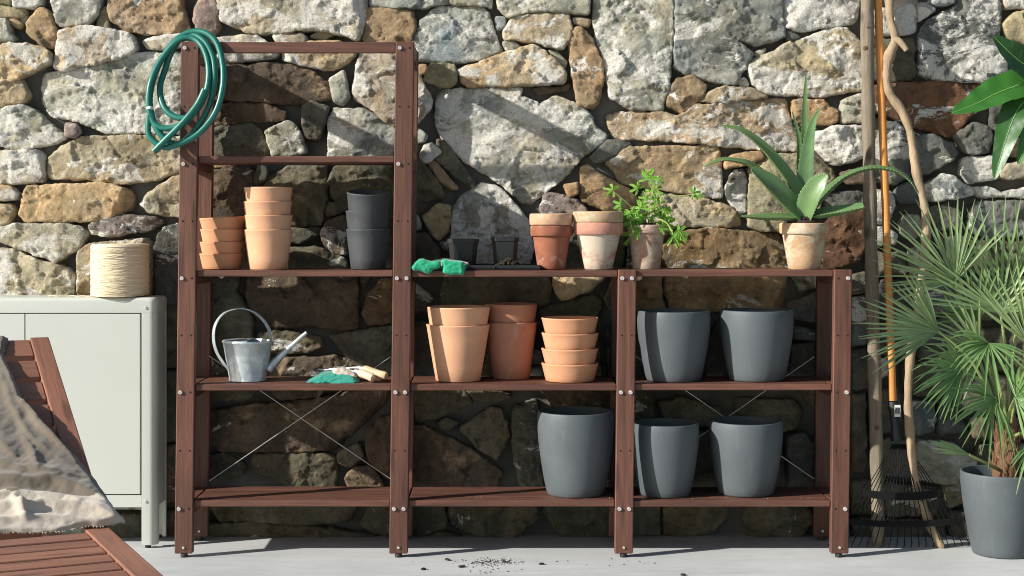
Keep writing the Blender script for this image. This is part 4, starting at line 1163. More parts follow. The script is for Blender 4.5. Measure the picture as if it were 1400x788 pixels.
obj('piping', MB().tube(spline([P(604.5, 364, -.004), P(603.5, 358.5, -.003), P(609, 356, -.001), P(620, 357.3, -.001), P(633, 358.6, .000)], 5), .0016, 6), cuff_k, g2)
beech = mat_wood('pale_handle_wood', (0.62, 0.50, 0.32), 'x', 0.5, 0.12)
def hand_tool(label, a, b, Ya, Yb, dz, blade_kind):
    A, B = P(*a, Ya), P(*b, Yb); A.z = max(A.z, SH[525] + .0155); B.z = max(B.z, SH[525] + .0155) ; A.z += dz; B.z += dz
    d = (B - A).normalized(); L = (B - A).length
    t = thing('hand_' + blade_kind, (A.x, A.y, SH[525]), label, blade_kind if blade_kind != 'fork' else 'hand fork')
    obj('handle', MB().tube([A, A + d * .003, A + d * .012, A + d * L * .35, A + d * L * .7, B - d * .012, B - d * .003, B], [.005, .0120, .0150, .0142, .0132, .0152, .0125, .005], 18), beech, t)
    obj('ferrule', MB().tube([A - d * .018, A + d * .004], [.0068, .0085], 14), M['steel'], t)
    s = d.cross(Vector((0, 0, 1))).normalized()
    dh = Vector((d.x, d.y, 0)).normalized()
    neck = spline([A - d * .015, A - dh * .05 + Vector((0, 0, .001)), A - dh * .075 - Vector((0, 0, .004))], 5)
    obj('neck', MB().tube(neck, .0035, 8), M['steel'], t)
    e = A - dh * .075 - Vector((0, 0, .004)); d = dh
    if blade_kind == 'fork':
        for q in (-1, 0, 1): obj('tine', MB().tube(spline([e, e - d * .02 + s * q * .02, e - d * .10 + s * q * .022 - Vector((0, 0, .006))], 4), .0026, 8), M['steel'], t)
    else:
        vs = []; fs = []
        for i in range(9):
            u = i / 8; w_ = .032 * (0.55 + .45 * math.sin(min(1, u * 1.6) * math.pi / 2)) * (1 if u < .6 else math.sqrt(max(0, 1 - ((u - .6) / .42) ** 2)))
            for j in range(5):
                q = (j - 2) / 2; vs.append(e - d * .13 * u + s * q * w_ + Vector((0, 0, .008 * q * q - .003)))
        for i in range(8):
            for j in range(4): fs.append((i * 5 + j, i * 5 + j + 1, i * 5 + 6 + j, i * 5 + 5 + j))
        mb = MB().add(vs, fs); mb.add([v + Vector((0, 0, -.0015)) for v in vs], [tuple(reversed(f)) for f in fs]); obj('blade', mb, M['steel'], t)
hand_tool('hand trowel with pale wooden handle in front, lying on the teal gloves', (491, 510), (511, 526), .075, .035, .002, 'trowel')
hand_tool('hand fork with pale wooden handle, rear one, pointing at the middle post', (496, 506), (529, 523), .125, .085, .004, 'fork')

# ------------------------------------------------------------------ cabinet and twine
cY0, cY1 = 0.150, 0.345
kc = kk(cY0)
cxR = (214 - PPX) * kc; cxL = (-146 - PPX) * kc; cz1 = 0.882
cab = thing('garden_cabinet', ((cxL + cxR) / 2, (cY0 + cY1) / 2, 0), 'pale grey-green metal cabinet with two doors and rounded corners left of the rack', 'cabinet')
zf = CAMZ - (428 - PPY) * kc; zd = CAMZ - (676.5 - PPY) * kc; zr_ = CAMZ - (694 - PPY) * kc
xd0, xdm, xd1 = (-126 - PPX) * kc, (34 - PPX) * kc, (192 - PPX) * kc
def rslab(x0, x1, y0, y1, z0, z1, r, n=6):
    """box with round upright corners"""
    pts = []
    for (cx, cy, a0) in ((x1 - r, y0 + r, -90), (x1 - r, y1 - r, 0), (x0 + r, y1 - r, 90), (x0 + r, y0 + r, 180)):
        for i in range(n + 1): t = R(a0 + 90 * i / n); pts.append((cx + r * math.cos(t), cy + r * math.sin(t)))
    return pts
rr_ = .026
prof = [(0.0, zf), (0.0, cz1 - .014), (.0012, cz1 - .009), (.0045, cz1 - .0040), (.009, cz1 - .001), (.014, cz1)]
vs = []; fs = []
for (ins, z) in prof:
    for p in rslab(cxL + ins, cxR - ins, cY0 + ins, cY1 - ins, 0, 0, rr_): vs.append((*p, z))
m = 28
for i in range(len(prof) - 1):
    for j in range(m): fs.append((i * m + j, i * m + (j + 1) % m, (i + 1) * m + (j + 1) % m, (i + 1) * m + j))
fs.append(tuple(range((len(prof) - 1) * m, len(prof) * m))); fs.append(tuple(reversed(range(m))))
obj('top', MB().add(vs, fs), M['cabinet'], cab, sharp=35)
def corner(x0, x1, cxs, z0, z1, front):
    vs = []; pts = []; n = 6; r = rr_; d = .045
    if cxs > 0: a = [(cxR - r + r * math.sin(R(90 * i / n)), cY0 + r - r * math.cos(R(90 * i / n))) for i in range(n + 1)]; pts = [(xd1 + .004, cY0)] + a + [(cxR, cY0 + d), (cxR - .012, cY0 + d), (cxR - .012, cY0 + .014), (xd1 + .004, cY0 + .014)]
    else: a = [(cxL + r - r * math.sin(R(90 * i / n)), cY0 + r - r * math.cos(R(90 * i / n))) for i in range(n + 1)]; pts = list(reversed([(xd0 - .004, cY0)] + a + [(cxL, cY0 + d), (cxL + .012, cY0 + d), (cxL + .012, cY0 + .014), (xd0 - .004, cY0 + .014)]))
    if not front: pts = [(x, cY1 - (y - cY0)) for x, y in reversed(pts)]
    m = len(pts); vs = [(*p, z0) for p in pts] + [(*p, z1) for p in pts]
    return MB().add(vs, [(j, (j + 1) % m, m + (j + 1) % m, m + j) for j in range(m)] + [tuple(reversed(range(m))), tuple(range(m, 2 * m))])
for s in (1, -1):
    for fr in (True, False):
        lg = obj('leg', corner(0, 0, s, 0.012, zf - .0005, fr), M['cabinet'], cab, sharp=30)
        cxx = (xd1 + .022) if s > 0 else (xd0 - .022); yy = cY0 + .02 if fr else cY1 - .02
        obj('foot', MB().lathe([(0, 0), (.011, 0), (.011, .012), (0, .012)], (cxx, yy, 0), 14), M['black'], lg)
obj('bottom_rail', MB().box(xd0 - .004, xd1 + .004 - .0005, cY0 + .001, cY0 + .016, zr_, zd - .003, .001), M['cabinet'], cab)
obj('side_panel', MB().box(cxR - .006, cxR - .0015, cY0 + .0452, cY1 - .0452, zr_, zf - .0005, .0005), M['cabinet'], cab)
obj('side_panel', MB().box(cxL + .0015, cxL + .006, cY0 + .0452, cY1 - .0452, zr_, zf - .0005, .0005), M['cabinet'], cab)
obj('back_panel', MB().box(cxL + .02, cxR - .02, cY1 - .010, cY1 - .004, zr_, zf - .0005, .0005), M['cabinet'], cab)
obj('inside', MB().box(xd0 - .003, xd1 + .003, cY0 + .022, cY1 - .011, zr_ + .004, zf - .002, 0), M['cabin_dark'], cab)
for (a, b) in ((xd0, xdm), (xdm, xd1)):
    obj('door', MB().box(a + .0016, b - .0016, cY0 + .0015, cY0 + .02, zd + .001, zf - .0035, .0016, seg=2), M['cabinet'], cab)
for (x, z) in ((199, 421), (199, 686)):
    p = P(x, z, cY0); o = obj('screw', disc(.0055, .0035), M['cabinet'], None); o.parent = cab; o.location = p - cab.location
sk = P(34, 428, cY0)
rec = [(17, 427.6)]
# twine spool
tY = 0.235; kt = kk(tY); tX = (164 - PPX) * kt; Rt = 39.5 * kt; zt0 = cz1; ht = CAMZ - (334 - PPY) * kk(tY - Rt) - zt0
spool = thing('twine_spool', (tX, tY, zt0), 'large spool of pale natural twine standing on the cabinet', 'twine')
tw = NT('natural_twine', 0.85, 0, 0.2); v_ = tw.coord((1, 1, 1), False)
f_ = tw.noise(v_, 220, 4, 0.7); c_ = tw.ramp(tw.noise(tw.coord((6, 6, 90), False), 4, 5), [(0.3, (0.64, 0.54, 0.36)), (0.7, (0.76, 0.67, 0.48))]); tw.out(c_, tw.bump(f_, 0.3, 0.002))
core = MB().lathe([(0, .004), (Rt * .90, .004), (Rt - .003, .007), (Rt - .002, ht * .5), (Rt - .003, ht - .006), (Rt * .93, ht - .001), (Rt * .3, ht - .002), (Rt * .28, ht - .03), (0, ht - .03)], (tX, tY, zt0), 48)
obj('core', core, tw.m, spool)
strand = MB()
for k in range(46):                                          # crossing windings, each strand proud of the core
    z0 = random.uniform(.012, ht - .012); sl = random.choice((-1, 1)) * random.uniform(.004, .020); t0 = random.uniform(0, 6.28); pts = []
    for i in range(40):
        t = t0 + i / 39 * 4.4; z = min(ht - .008, max(.009, z0 + sl * (t - t0 - 2.2) * .8)); r = Rt - .0012 + .0006 * math.sin(i * 1.7 + k); pts.append((tX + r * math.cos(t), tY + r * math.sin(t), zt0 + z))
    strand.tube(pts, .0014, 5)
for k in range(58):
    z = .008 + (ht - .016) * k / 57; pts = []
    for i in range(49):
        t = i / 48 * 6.283 + .1 * k; r = Rt - .0018 + random.uniform(-.0003, .0003); pts.append((tX + r * math.cos(t), tY + r * math.sin(t), zt0 + z + .0045 * math.sin(t + k * .9)))
    strand.tube(pts, .0013, 5, caps=False)
tag(obj('strand', strand, tw.m, spool), kind='stuff')
for k in range(9):
    a = random.uniform(0, 6.28); z = random.uniform(.02, ht - .02); b = Vector((tX + Rt * math.cos(a), tY + Rt * math.sin(a), zt0 + z)); o_ = Vector((math.cos(a), math.sin(a), 0)); tt = Vector((-math.sin(a), math.cos(a), 0))
    obj('loose_fibre', MB().tube(spline([b, b + o_ * .006 + tt * .012, b + o_ * .008 + tt * .03 + Vector((0, 0, random.uniform(-.02, .02)))], 4), .0005, 4), tw.m, spool)
th = spline([P(66, 401, .22), P(78, 403, .20), P(92, 400, .21), P(104, 399, .20), P(118, 403, .19), P(130, 404.5, .185), P(142, 405, .19), P(150, 403, .2), P(172, 405, .185)], 6)
th = [Vector((p.x, p.y, zt0 + .0018 + .002 * abs(math.sin(i * .5)))) for i, p in enumerate(th)]
obj('loose_end', MB().tube(th, .0016, 6), tw.m, spool)

# ------------------------------------------------------------------ leaning timber pole, branch and rake
def poleY(py): return float(np.interp(py, [-60, 748], [0.285, 0.20]))
pole_m = mat_bark('weathered_pole', (0.20, 0.165, 0.118), (16, 16, 1.3))
def jig(p, a): return p + Vector((random.uniform(-a, a), random.uniform(-a, a), 0))
pp = [(1184, -60), (1185.5, 0), (1186.5, 100), (1188, 200), (1190, 300), (1192, 400), (1195, 500), (1198, 600), (1200, 690), (1201.5, 748)]
pts = [P(x, y, poleY(y)) for x, y in pp]; pts[-1] = Vector((pts[-1].x, floorY(746), 0.0))
pts = spline([jig(p, .0012) if 0 < i < len(pts) - 1 else p for i, p in enumerate(pts)], 6)
rd = [.0232 + .0012 * math.sin(i * .9) + .0008 * math.sin(i * 2.3) for i in range(len(pts))]
pl_ = thing('timber_pole', pts[-1], 'thick straight weathered timber pole leaning against the wall beside the rack', 'pole')
pmb = MB().tube(pts, rd, 18); obj('shaft', pmb, pole_m, pl_)
for (x, y) in ((1187.5, 38), (1184, 66), (1199, 585)):
    Y = poleY(y) - .022; c_ = P(x, y, Y); obj('knot', MB().tube([c_ + Vector((0, .006, 0)), c_ + Vector((0, -.001, 0)), c_ + Vector((0, -.003, 0))], [.010, .007, .003], 12), mat_bark('knot_wood', (0.10, 0.07, 0.045), (20, 20, 20), False), pl_)
br = [(1214, -50, .29), (1216, 0, .28), (1217, 25, .275), (1224, 54, .27), (1216, 76, .265), (1212, 102, .26), (1216, 127, .255), (1233, 152, .25), (1244, 180, .245), (1249, 210, .24), (1254, 241, .235), (1261, 268, .23), (1266, 300, .225), (1264, 350, .215), (1257, 405, .205), (1250, 459, .20), (1245, 486, .195), (1242, 522, .19), (1242, 560, .185), (1245, 600, .18), (1249, 640, .175), (1258, 682, .17), (1271, 716, .165), (1290, 754, .16)]
bp = spline([P(*q) for q in br], 6); bp = [Vector((p.x, p.y, max(p.z, 0.006))) for p in bp]
brm = mat_bark('bare_branch', (0.33, 0.245, 0.155), (12, 12, 4))
bt = thing('branch', (bp[-1].x, bp[-1].y, 0), 'crooked bare branch leaning on the wall between the rake and the palm', 'branch')
rd = [.0152 + .0018 * math.sin(i * .35) + .001 * math.sin(i * 1.3) for i in range(len(bp))]
for i in range(len(bp)):
    if 22 < i < 26 or 124 < i < 128: rd[i] += .004
obj('limb', MB().tube(bp, rd, 14), brm, bt, sharp=70)
obj('stub', MB().tube(spline([P(1224, 54, .268), P(1231, 58, .255), P(1240, 69, .245)], 4), [.015, .014, .013, .0125, .012, .0115, .011, .0105, .010], 12), brm, bt)
kn = P(1260, 684, .155); obj('knot', MB().tube([kn + Vector((0, .01, 0)), kn, kn + Vector((.001, -.006, .002))], [.013, .009, .004], 12), mat_bark('branch_knot', (0.14, 0.09, 0.05), (20, 20, 20), False), bt)

ra, rb_ = P(1197, -90, .30), P(1220.5, 548, .225)
rake = thing('leaf_rake', P(1228, 747, .2), 'leaf rake with orange wooden handle and black fan of tines, head down on the floor', 'rake')
rake.location.z = 0
orange = mat_wood('orange_varnished_wood', (0.50, 0.215, 0.055), 'z', 0.4, 0.12)
obj('handle', MB().tube([ra.lerp(rb_, t) for t in np.linspace(0, 1, 24)], 0.0142, 16), orange, rake)
s0, s1 = rb_.lerp(ra, -.002), P(1228, 602, .215)
obj('socket', MB().tube([s0, s0.lerp(s1, .08), s0.lerp(s1, .6), s1], [.0165, .0185, .0175, .026], 18), M['black'], rake)
lab = MB(); lm = mat_plain('white_label', (0.68, 0.68, 0.66), 0.5, 0.04, 20, 0)
lc = P(1227, 562, .2); lab.box(lc.x - .0105, lc.x + .0105, lc.y - .0005, lc.y + .0002, lc.z - .021, lc.z + .021, 0)
lo = obj('label', lab, lm, rake)
bar = MB()
for i, (a, wd) in enumerate(((-.0070, .0022), (-.0038, .0010), (-.0015, .0024), (.0018, .0012), (.0046, .0024), (.0070, .0010))):
    bar.box(lc.x + a - wd / 2, lc.x + a + wd / 2, lc.y - .0014, lc.y - .0007, lc.z - .010, lc.z + .012, 0)
obj('barcode', bar, M['black'], lo)
hub = P(1229, 600, .215)
tine_m = mat_plain('matt_black_tine', (0.008, 0.008, 0.008), 0.8, 0.1, 20, 0, spec=0.15)
nt = 20
def tine_at(q, t):                                           # q: -1..1 across, t: 0 hub .. 1 tip (on the floor)
    tip = Vector((P(1229 + 96 * q, 744, .17).x, .165 - .02 * (1 - q * q), .012)); st = hub + Vector((.022 * q, 0, -.02))
    p = st.lerp(tip, t); p.y -= .035 * math.sin(math.pi * t) * 1.0; p.x += .006 * q * math.sin(math.pi * t)
    return p
for i in range(nt):
    q = -1 + 2 * i / (nt - 1); ps = [tine_at(q, t) for t in np.linspace(0, 1, 12)]; e = ps[-1]; ps.append(e + Vector((0, .012, -.008)))
    obj('tine', MB().tube(ps, .0017, 6), tine_m, rake)
for (t, th_, dz) in ((.50, .013, .0), (.78, .010, .0)):
    ps = [tine_at(q, t + .05 * (1 - q * q) * 0 - .06 * abs(q) ** 2 * .5) + Vector((0, -.004, 0)) for q in np.linspace(-1.02, 1.02, 25)]
    mbx = MB(); vs = []; fs = []
    for p in ps:
        for (dy, dz2) in ((-.003, -th_), (-.003, th_), (.006, th_), (.006, -th_)): vs.append(p + Vector((0, dy, dz2)))
    for i in range(len(ps) - 1):
        for j in range(4): fs.append((i * 4 + j, i * 4 + (j + 1) % 4, i * 4 + 4 + (j + 1) % 4, i * 4 + 4 + j))
    fs += [(3, 2, 1, 0), tuple(range(len(vs) - 4, len(vs)))]
    obj('cross_band', mbx.add(vs, fs), tine_m, rake)

# ------------------------------------------------------------------ fan palm
qY = 0.07; kq = kk(qY); qX = (1370 - PPX) * kq; Rq = 55.5 * kq; hq = CAMZ - (654 - PPY) * kk(qY - Rq)
palm = thing('potted_fan_palm', (qX, qY, 0), 'bushy fan palm with fibrous trunk in a charcoal pot on the floor', 'potted plant')
FRP = [(0.70, 0), (0.76, 0.12), (0.83, 0.3), (0.90, 0.5), (0.955, 0.7), (0.99, 0.88), (1.0, 1.0)]
obj('pot', MB().lathe(round_prof(Rq, hq, FRP, .008), (qX, qY, 0.001), 72), M['grey'], palm, sharp=50)
soil_top(palm, qX, qY, hq - .035, Rq * .93, 60)
cr = Vector((P(1375, 0, qY).x, qY, hq - .02)); crt = P(1378, 592, qY)
fib = mat_bark('palm_fibre', (0.16, 0.085, 0.045), (40, 40, 3), False)
tk = MB().tube(spline([cr, cr.lerp(crt, .4), crt, P(1379, 560, qY)], 6), lerpl([.046, .044, .036, .018], 19), 18)
obj('trunk', tk, fib, palm)
for i in range(70):
    t = random.random(); a = random.uniform(0, 6.28); c_ = cr.lerp(crt, t); o_ = Vector((math.cos(a), math.sin(a), 0)); r = .042 - .01 * t
    b = c_ + o_ * r
    obj('fibre', MB().tube([b - Vector((0, 0, .02)), b + o_ * .006 + Vector((0, 0, .015)), b + o_ * random.uniform(.008, .02) + Vector((random.uniform(-.01, .01), 0, random.uniform(.02, .05)))], [.0045, .003, .0006], 5), fib, palm)
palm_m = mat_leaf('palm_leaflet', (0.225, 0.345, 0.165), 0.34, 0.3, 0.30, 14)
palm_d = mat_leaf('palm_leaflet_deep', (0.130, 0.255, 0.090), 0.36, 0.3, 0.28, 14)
pet_m = mat_leaf('palm_petiole', (0.20, 0.27, 0.095), 0.5, 0.2, 0.0, 12, (1, 1, 6))
def leaflet(h, d, nrm, L, wd, droop):
    d = d.normalized(); s = d.cross(nrm).normalized(); n2 = s.cross(d).normalized(); vs = []; fs = []; N = 7
    for i in range(N):
        u = i / (N - 1); c_ = h + d * (L * u) + Vector((0, 0, -droop * L * u ** 2.6)); w_ = wd * (0.30 + 0.70 * min(1, u * 2.4)) * (1 if u < .5 else max(.04, 1 - (u - .5) / .5) ** .7)
        vs += [c_ + s * w_ + n2 * (w_ * .55), c_, c_ - s * w_ + n2 * (w_ * .55)]
    for i in range(N - 1):
        a = i * 3; fs += [(a, a + 1, a + 4, a + 3), (a + 1, a + 2, a + 5, a + 4)]
    return MB().add(vs, fs)
def frond(hubp, Y, ang, L, spread, tilt, n, mat, curve=None, droop=.06, base=None, wd=.0054):
    hub_ = P(*hubp, Y); k = kk(Y); b0 = base or crt + Vector((random.uniform(-.012, .012), random.uniform(-.012, .012), random.uniform(-.03, .01)))
    mid = b0.lerp(hub_, .5) + Vector((0, 0, .02)) + (Vector(curve) if curve else Vector((0, 0, 0)))
    fr = obj('frond', MB().tube(spline([b0, mid, hub_], 6), lerpl([.0075, .0055, .0045], 13), 8), pet_m, palm, origin=b0)
    a = R(ang); ax = Vector((math.cos(a), 0, math.sin(a))); sd = Vector((-math.sin(a), 0, math.cos(a))); fw = Vector((-.5, -.86, 0))
    ax2 = (ax * math.cos(R(tilt)) + fw * math.sin(R(tilt))).normalized(); nrm = (fw * math.cos(R(tilt)) - ax * math.sin(R(tilt))).normalized()
    for i in range(n):
        q = -1 + 2 * i / (n - 1); t = R(spread) * q + random.uniform(-.03, .03)
        cone = .22 + .12 * random.random()
        d = ax2 * math.cos(t) + sd * math.sin(t) + nrm * cone * (1 if i % 1 == 0 else 1)
        ln = 1.14 * L * k * (1 - .25 * abs(q) ** 1.6) * random.uniform(.9, 1.06)
        obj('leaflet', leaflet(hub_, d, nrm + sd * random.uniform(-.25, .25), ln, wd * random.uniform(.85, 1.1), droop * random.uniform(.2, 1.6)), mat, fr, origin=hub_, sharp=180)
frond((1306, 385), -.02, 118, 128, 72, 8, 26, palm_m, (-.02, 0, .02))
frond((1368, 428), .00, 88, 150, 82, -6, 26, palm_m, (.01, 0, 0))
frond((1283, 453), -.06, 158, 122, 52, 15, 24, palm_m, (0, -.02, .05))
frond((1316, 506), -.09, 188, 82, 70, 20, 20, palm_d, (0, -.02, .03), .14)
frond((1405, 470), -.02, 55, 135, 80, 10, 22, palm_m)
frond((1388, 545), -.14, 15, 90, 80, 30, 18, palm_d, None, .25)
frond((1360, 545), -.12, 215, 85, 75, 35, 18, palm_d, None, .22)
frond((1340, 478), .02, 172, 95, 80, 10, 22, palm_m, None, .15)
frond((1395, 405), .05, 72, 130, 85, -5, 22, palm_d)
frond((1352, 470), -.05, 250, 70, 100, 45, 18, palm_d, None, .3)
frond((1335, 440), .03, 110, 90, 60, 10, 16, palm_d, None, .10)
frond((1325, 622), -.02, 155, 64, 9, 10, 7, palm_m, (0, -.01, -.02), .05, base=cr + Vector((-.03, -.02, .03)), wd=.006)
frond((1415, 600), -.10, 265, 60, 40, 20, 10, palm_d, None, .3)

# ------------------------------------------------------------------ broad-leaved plant reaching in from the right
lY = .05; kl = kk(lY); lX = (1500 - PPX) * kl
bl = thing('broad_leaf_plant', (lX, lY, 0), 'tall plant with broad glossy dark green leaves at the top right edge', 'potted plant')
obj('pot', MB().lathe(round_prof(.15, .28, FRP, .008), (lX, lY, .001), 48), M['grey'], bl, sharp=50)
soil_top(bl, lX, lY, .25, .138, 40)
stp = spline([(lX, lY, .25), (lX + .01, lY, .8), (lX - .02, lY - .02, 1.4), (P(1462, 120, 0).x, 0, P(0, 120, 0).z)], 8)
obj('stem', MB().tube(stp, lerpl([.016, .009], len(stp)), 12), pet_m, bl)
broad_m = mat_leaf('glossy_leaf', (0.022, 0.085, 0.018), 0.40, 0.35, 0.22, 8)
broad_l = mat_leaf('glossy_leaf_light', (0.034, 0.135, 0.022), 0.40, 0.3, 0.25, 8)
vein_m = mat_leaf('leaf_vein', (0.16, 0.33, 0.09), 0.5, 0.15, 0.0, 20)
def broad(pts, width, nrm, mat, wavy=.12):
    ps = spline([P(*p) for p in pts], 22); m = len(ps); nrm = Vector(nrm).normalized(); vs = []; fs = []; NC = 9
    for i in range(m):
        u = i / (m - 1); T = (ps[min(i + 1, m - 1)] - ps[max(i - 1, 0)]).normalized(); s = T.cross(nrm).normalized(); n2 = s.cross(T)
        w_ = width * kl * max(.02, math.sin(math.pi * (0.06 + 0.94 * u) ** .8)) ** .7
        for j in range(NC):
            q = (j - 4) / 4; rip = wavy * w_ * (math.sin(u * 34 + abs(q) * 2.5) * abs(q) * .35 + .18 * math.sin(u * 95 - abs(q) * 9))
            vs.append(ps[i] + s * q * w_ + n2 * (.22 * w_ * abs(q) + rip))
    for i in range(m - 1):
        for j in range(NC - 1): a = i * NC + j; fs.append((a, a + 1, a + NC + 1, a + NC))
    lf = obj('leaf', MB().add(vs, fs), mat, bl, sharp=180)
    obj('midrib', MB().tube([p + nrm * .0012 for p in ps], lerpl([.0022, .0016, .0006], m), 6), vein_m, lf)
broad([(1460, 118, 0), (1415, 112, -.01), (1370, 125, -.03), (1335, 142, -.05), (1301, 155, -.06)], 25, (-.2, -.8, .6), broad_l)
broad([(1462, 110, .0), (1430, 103, -.02), (1400, 88, -.04), (1378, 70, -.06), (1358, 50, -.07)], 24, (.3, -.9, .2), broad_m)
broad([(1464, 122, .0), (1420, 125, -.03), (1392, 150, -.05), (1374, 195, -.07), (1360, 245, -.08)], 21, (-.5, -.8, .1), broad_m)
broad([(1464, 120, .0), (1440, 140, -.05), (1412, 180, -.07), (1392, 225, -.08)], 17, (-.3, -.9, .2), broad_l)
broad([(1464, 112, .05), (1440, 80, .06), (1420, 40, .05), (1398, 18, .04)], 16, (-.2, -1, .2), broad_l)
broad([(1464, 115, .0), (1510, 90, -.03), (1550, 100, -.05), (1590, 140, -.06)], 24, (.2, -.8, .6), broad_m)

# ------------------------------------------------------------------ lounger and throw
LK = .934; zs_ = 0.45
P0 = Vector((0, -CAMD, CAMZ)) + (Vector((-.951, -1.495, .40)) - Vector((0, -CAMD, CAMZ))) * LK; u_ = Vector((.43, -.903, 0)).normalized(); v__ = Vector((-.903, -.43, 0)).normalized(); up = Vector((0, 0, 1))
al = R(25.2); bdir = (-u_ * math.cos(al) + up * math.sin(al)).normalized(); bn = (u_ * math.sin(al) + up * math.cos(al)).normalized()
BL = 0.955 * LK; WD = 0.66 * LK; RW = .058 * LK
lou = thing('sun_lounger', P0 + v__ * WD / 2 + Vector((0, 0, -zs_)), 'reddish brown slatted wooden sun lounger with raised back in the left foreground', 'sun lounger')
def frame(o, a, b, n): return Matrix(((a.x, b.x, n.x, o.x), (a.y, b.y, n.y, o.y), (a.z, b.z, n.z, o.z), (0, 0, 0, 1)))
lw_a = mat_wood('lounger_wood_across', (0.235, 0.108, 0.070), 'x', 0.55, 0.25); lw_b = mat_wood('lounger_wood_along', (0.235, 0.108, 0.070), 'y', 0.55, 0.25)
def lpart(name, mat, Mx, x0, x1, y0, y1, z0, z1, bev=.003):
    o = obj(name, MB().box(x0, x1, y0, y1, z0, z1, bev, seg=2), mat, None); o.parent = lou
    o.matrix_local = Matrix.Translation(-lou.location) @ Mx; return o
SM = frame(P0, v__, u_, up); BM = frame(P0 + up * .002, v__, bdir, bn)
SL = 1.22
lpart('seat_rail', lw_b, SM, 0, RW, -.03, SL, -.045, 0); lpart('seat_rail', lw_b, SM, WD - RW, WD, -.03, SL, -.045, 0)
y = .012
while y < SL - .07:
    lpart('seat_slat', lw_a, SM, RW + .001, WD - RW - .001, y, y + .067, -.024, -.004 + random.uniform(-.001, .001)); y += .0815
lpart('back_rail', lw_b, BM, 0.004, RW, .02, BL, -.030, .002); lpart('back_rail', lw_b, BM, WD - RW, WD - .004, .02, BL, -.030, .002)
y = BL - .093
while y > .05:
    lpart('back_slat', lw_a, BM, RW + .001, WD - RW - .001, y, y + .088, -.022, -.002 + random.uniform(-.001, .001)); y -= .1130
for (a, b) in ((.03, .12), (WD - .075, .12), (.03, SL - .1), (WD - .075, SL - .1)): lpart('leg', lw_b, SM, a, a + .045, b, b + .06, -zs_ + .001, -.046)
lpart('prop', lw_a, SM, RW, WD - RW, -.36, -.33, .02 - .1, .06 - .1); 
lpart('rear_rail', lw_b, SM, .064, .10, -.60, -.031, -.10, -.05); lpart('rear_rail', lw_b, SM, WD - .10, WD - .064, -.60, -.031, -.10, -.05)
lpart('leg', lw_b, SM, .06, .105, -.60, -.54, -zs_ + .001, -.101); lpart('leg', lw_b, SM, WD - .105, WD - .06, -.60, -.54, -zs_ + .001, -.101)
linen = mat_fabric('beige_linen', (0.165, 0.136, 0.100), 0.95, 900)
# throw: a sheet over the back rest with long hanging creases and a bunched hem
def on_plane(px, py, o, n):
    e = Vector((0, -CAMD, CAMZ)); r = P(px, py, 0) - e
    return e + r * ((o - e).dot(n) / r.dot(n))
def ba(px, py):
    q = on_plane(px, py, P0, bn) - P0; return np.array([q.dot(v__), q.dot(bdir)])
RE = np.array([ba(*q) for q in ((12, 458), (10, 472), (4, 490), (19, 522), (30, 552), (56, 580), (80, 605), (106, 630), (126, 654), (141, 676), (152, 694), (163, 709), (172, 719))])
NS, NTt = 230, 150; TW = .60
rs = np.linspace(0, 1, NS); ri = np.linspace(0, 1, len(RE))
eb = np.interp(rs, ri, RE[:, 0]) + .004 * fbm(rs * 14, rs * 0 + 3, 3); ea = np.interp(rs, ri, RE[:, 1])
ttt = np.linspace(0, 1, NTt)
B = eb[:, None] + (TW - eb[:, None]) * ttt[None] ; A = np.repeat(ea[:, None], NTt, 1)
A = A + .018 * fbm(B * 9 + 4, A * 0 + 1.5, 3) * (rs[:, None] > .75) * (rs[:, None] - .75) * 4
Q = np.stack([B, A], 2)
def line_dist(pl):
    pl = np.array([ba(*q) for q in pl]); nearest = np.full(B.shape, 1e9); side = np.ones(B.shape); progress = np.zeros(B.shape); n = len(pl) - 1
    for i in range(n):
        ab = pl[i + 1] - pl[i]; r = Q - pl[i]; t = np.clip((r @ ab) / (ab @ ab), 0, 1); dv = r - t[..., None] * ab; dd = np.sqrt((dv ** 2).sum(2))
        m = dd < nearest; nearest = np.where(m, dd, nearest); side = np.where(m, np.sign(ab[0] * r[..., 1] - ab[1] * r[..., 0]), side); progress = np.where(m, (i + t) / n, progress)
    return nearest * side, progress
wv1 = .010 * fbm(B * 22, A * 22 + 9, 3)
Hh = .005 + .004 * (fbm(B * 16 + A * 9, A * 6 - B * 3, 3) + .5)
for pl, amp_, w1, w2 in (
    (((2, 486), (14, 515), (26, 548), (50, 588), (78, 612), (108, 634)), .034, .007, .055),
    (((-8, 492), (4, 530), (16, 566), (40, 606), (70, 630)), .022, .007, .050),
    (((-44, 500), (-30, 560), (-10, 606), (24, 640)), .028, .008, .055),
    (((-90, 560), (-60, 600), (-20, 636), (30, 652), (90, 660)), .024, .009, .050),
    (((30, 604), (44, 628), (50, 656)), .018, .008, .016),
    (((-90, 676), (-30, 666), (0, 664), (40, 668), (70, 666), (105, 676), (135, 692), (158, 708)), .046, .016, .050),
    (((-90, 692), (-20, 688), (14, 684), (50, 686), (84, 690), (116, 698), (152, 708)), .034, .010, .016),
    (((-90, 706), (0, 700), (30, 702), (60, 698), (96, 702), (134, 708), (166, 717)), .040, .010, .014),
    (((18, 690), (28, 702), (34, 716)), .030, .007, .010),
    (((-60, 717), (20, 715), (60, 713), (110, 716), (168, 719)), .020, .007, .010)):
    dd, q = line_dist(pl); dd = dd + wv1 * .5
    env = np.sin(np.pi * np.clip(q * .9 + .05, 0, 1)) ** .5
    Hh = np.maximum(Hh, 0) + (.55 if w2 > .031 else .60) * amp_ * env * np.where(dd > 0, np.exp(-(np.abs(dd) / (1.5 * w1)) ** 1.5), np.exp(-(np.abs(dd) / w2) ** 1.2))
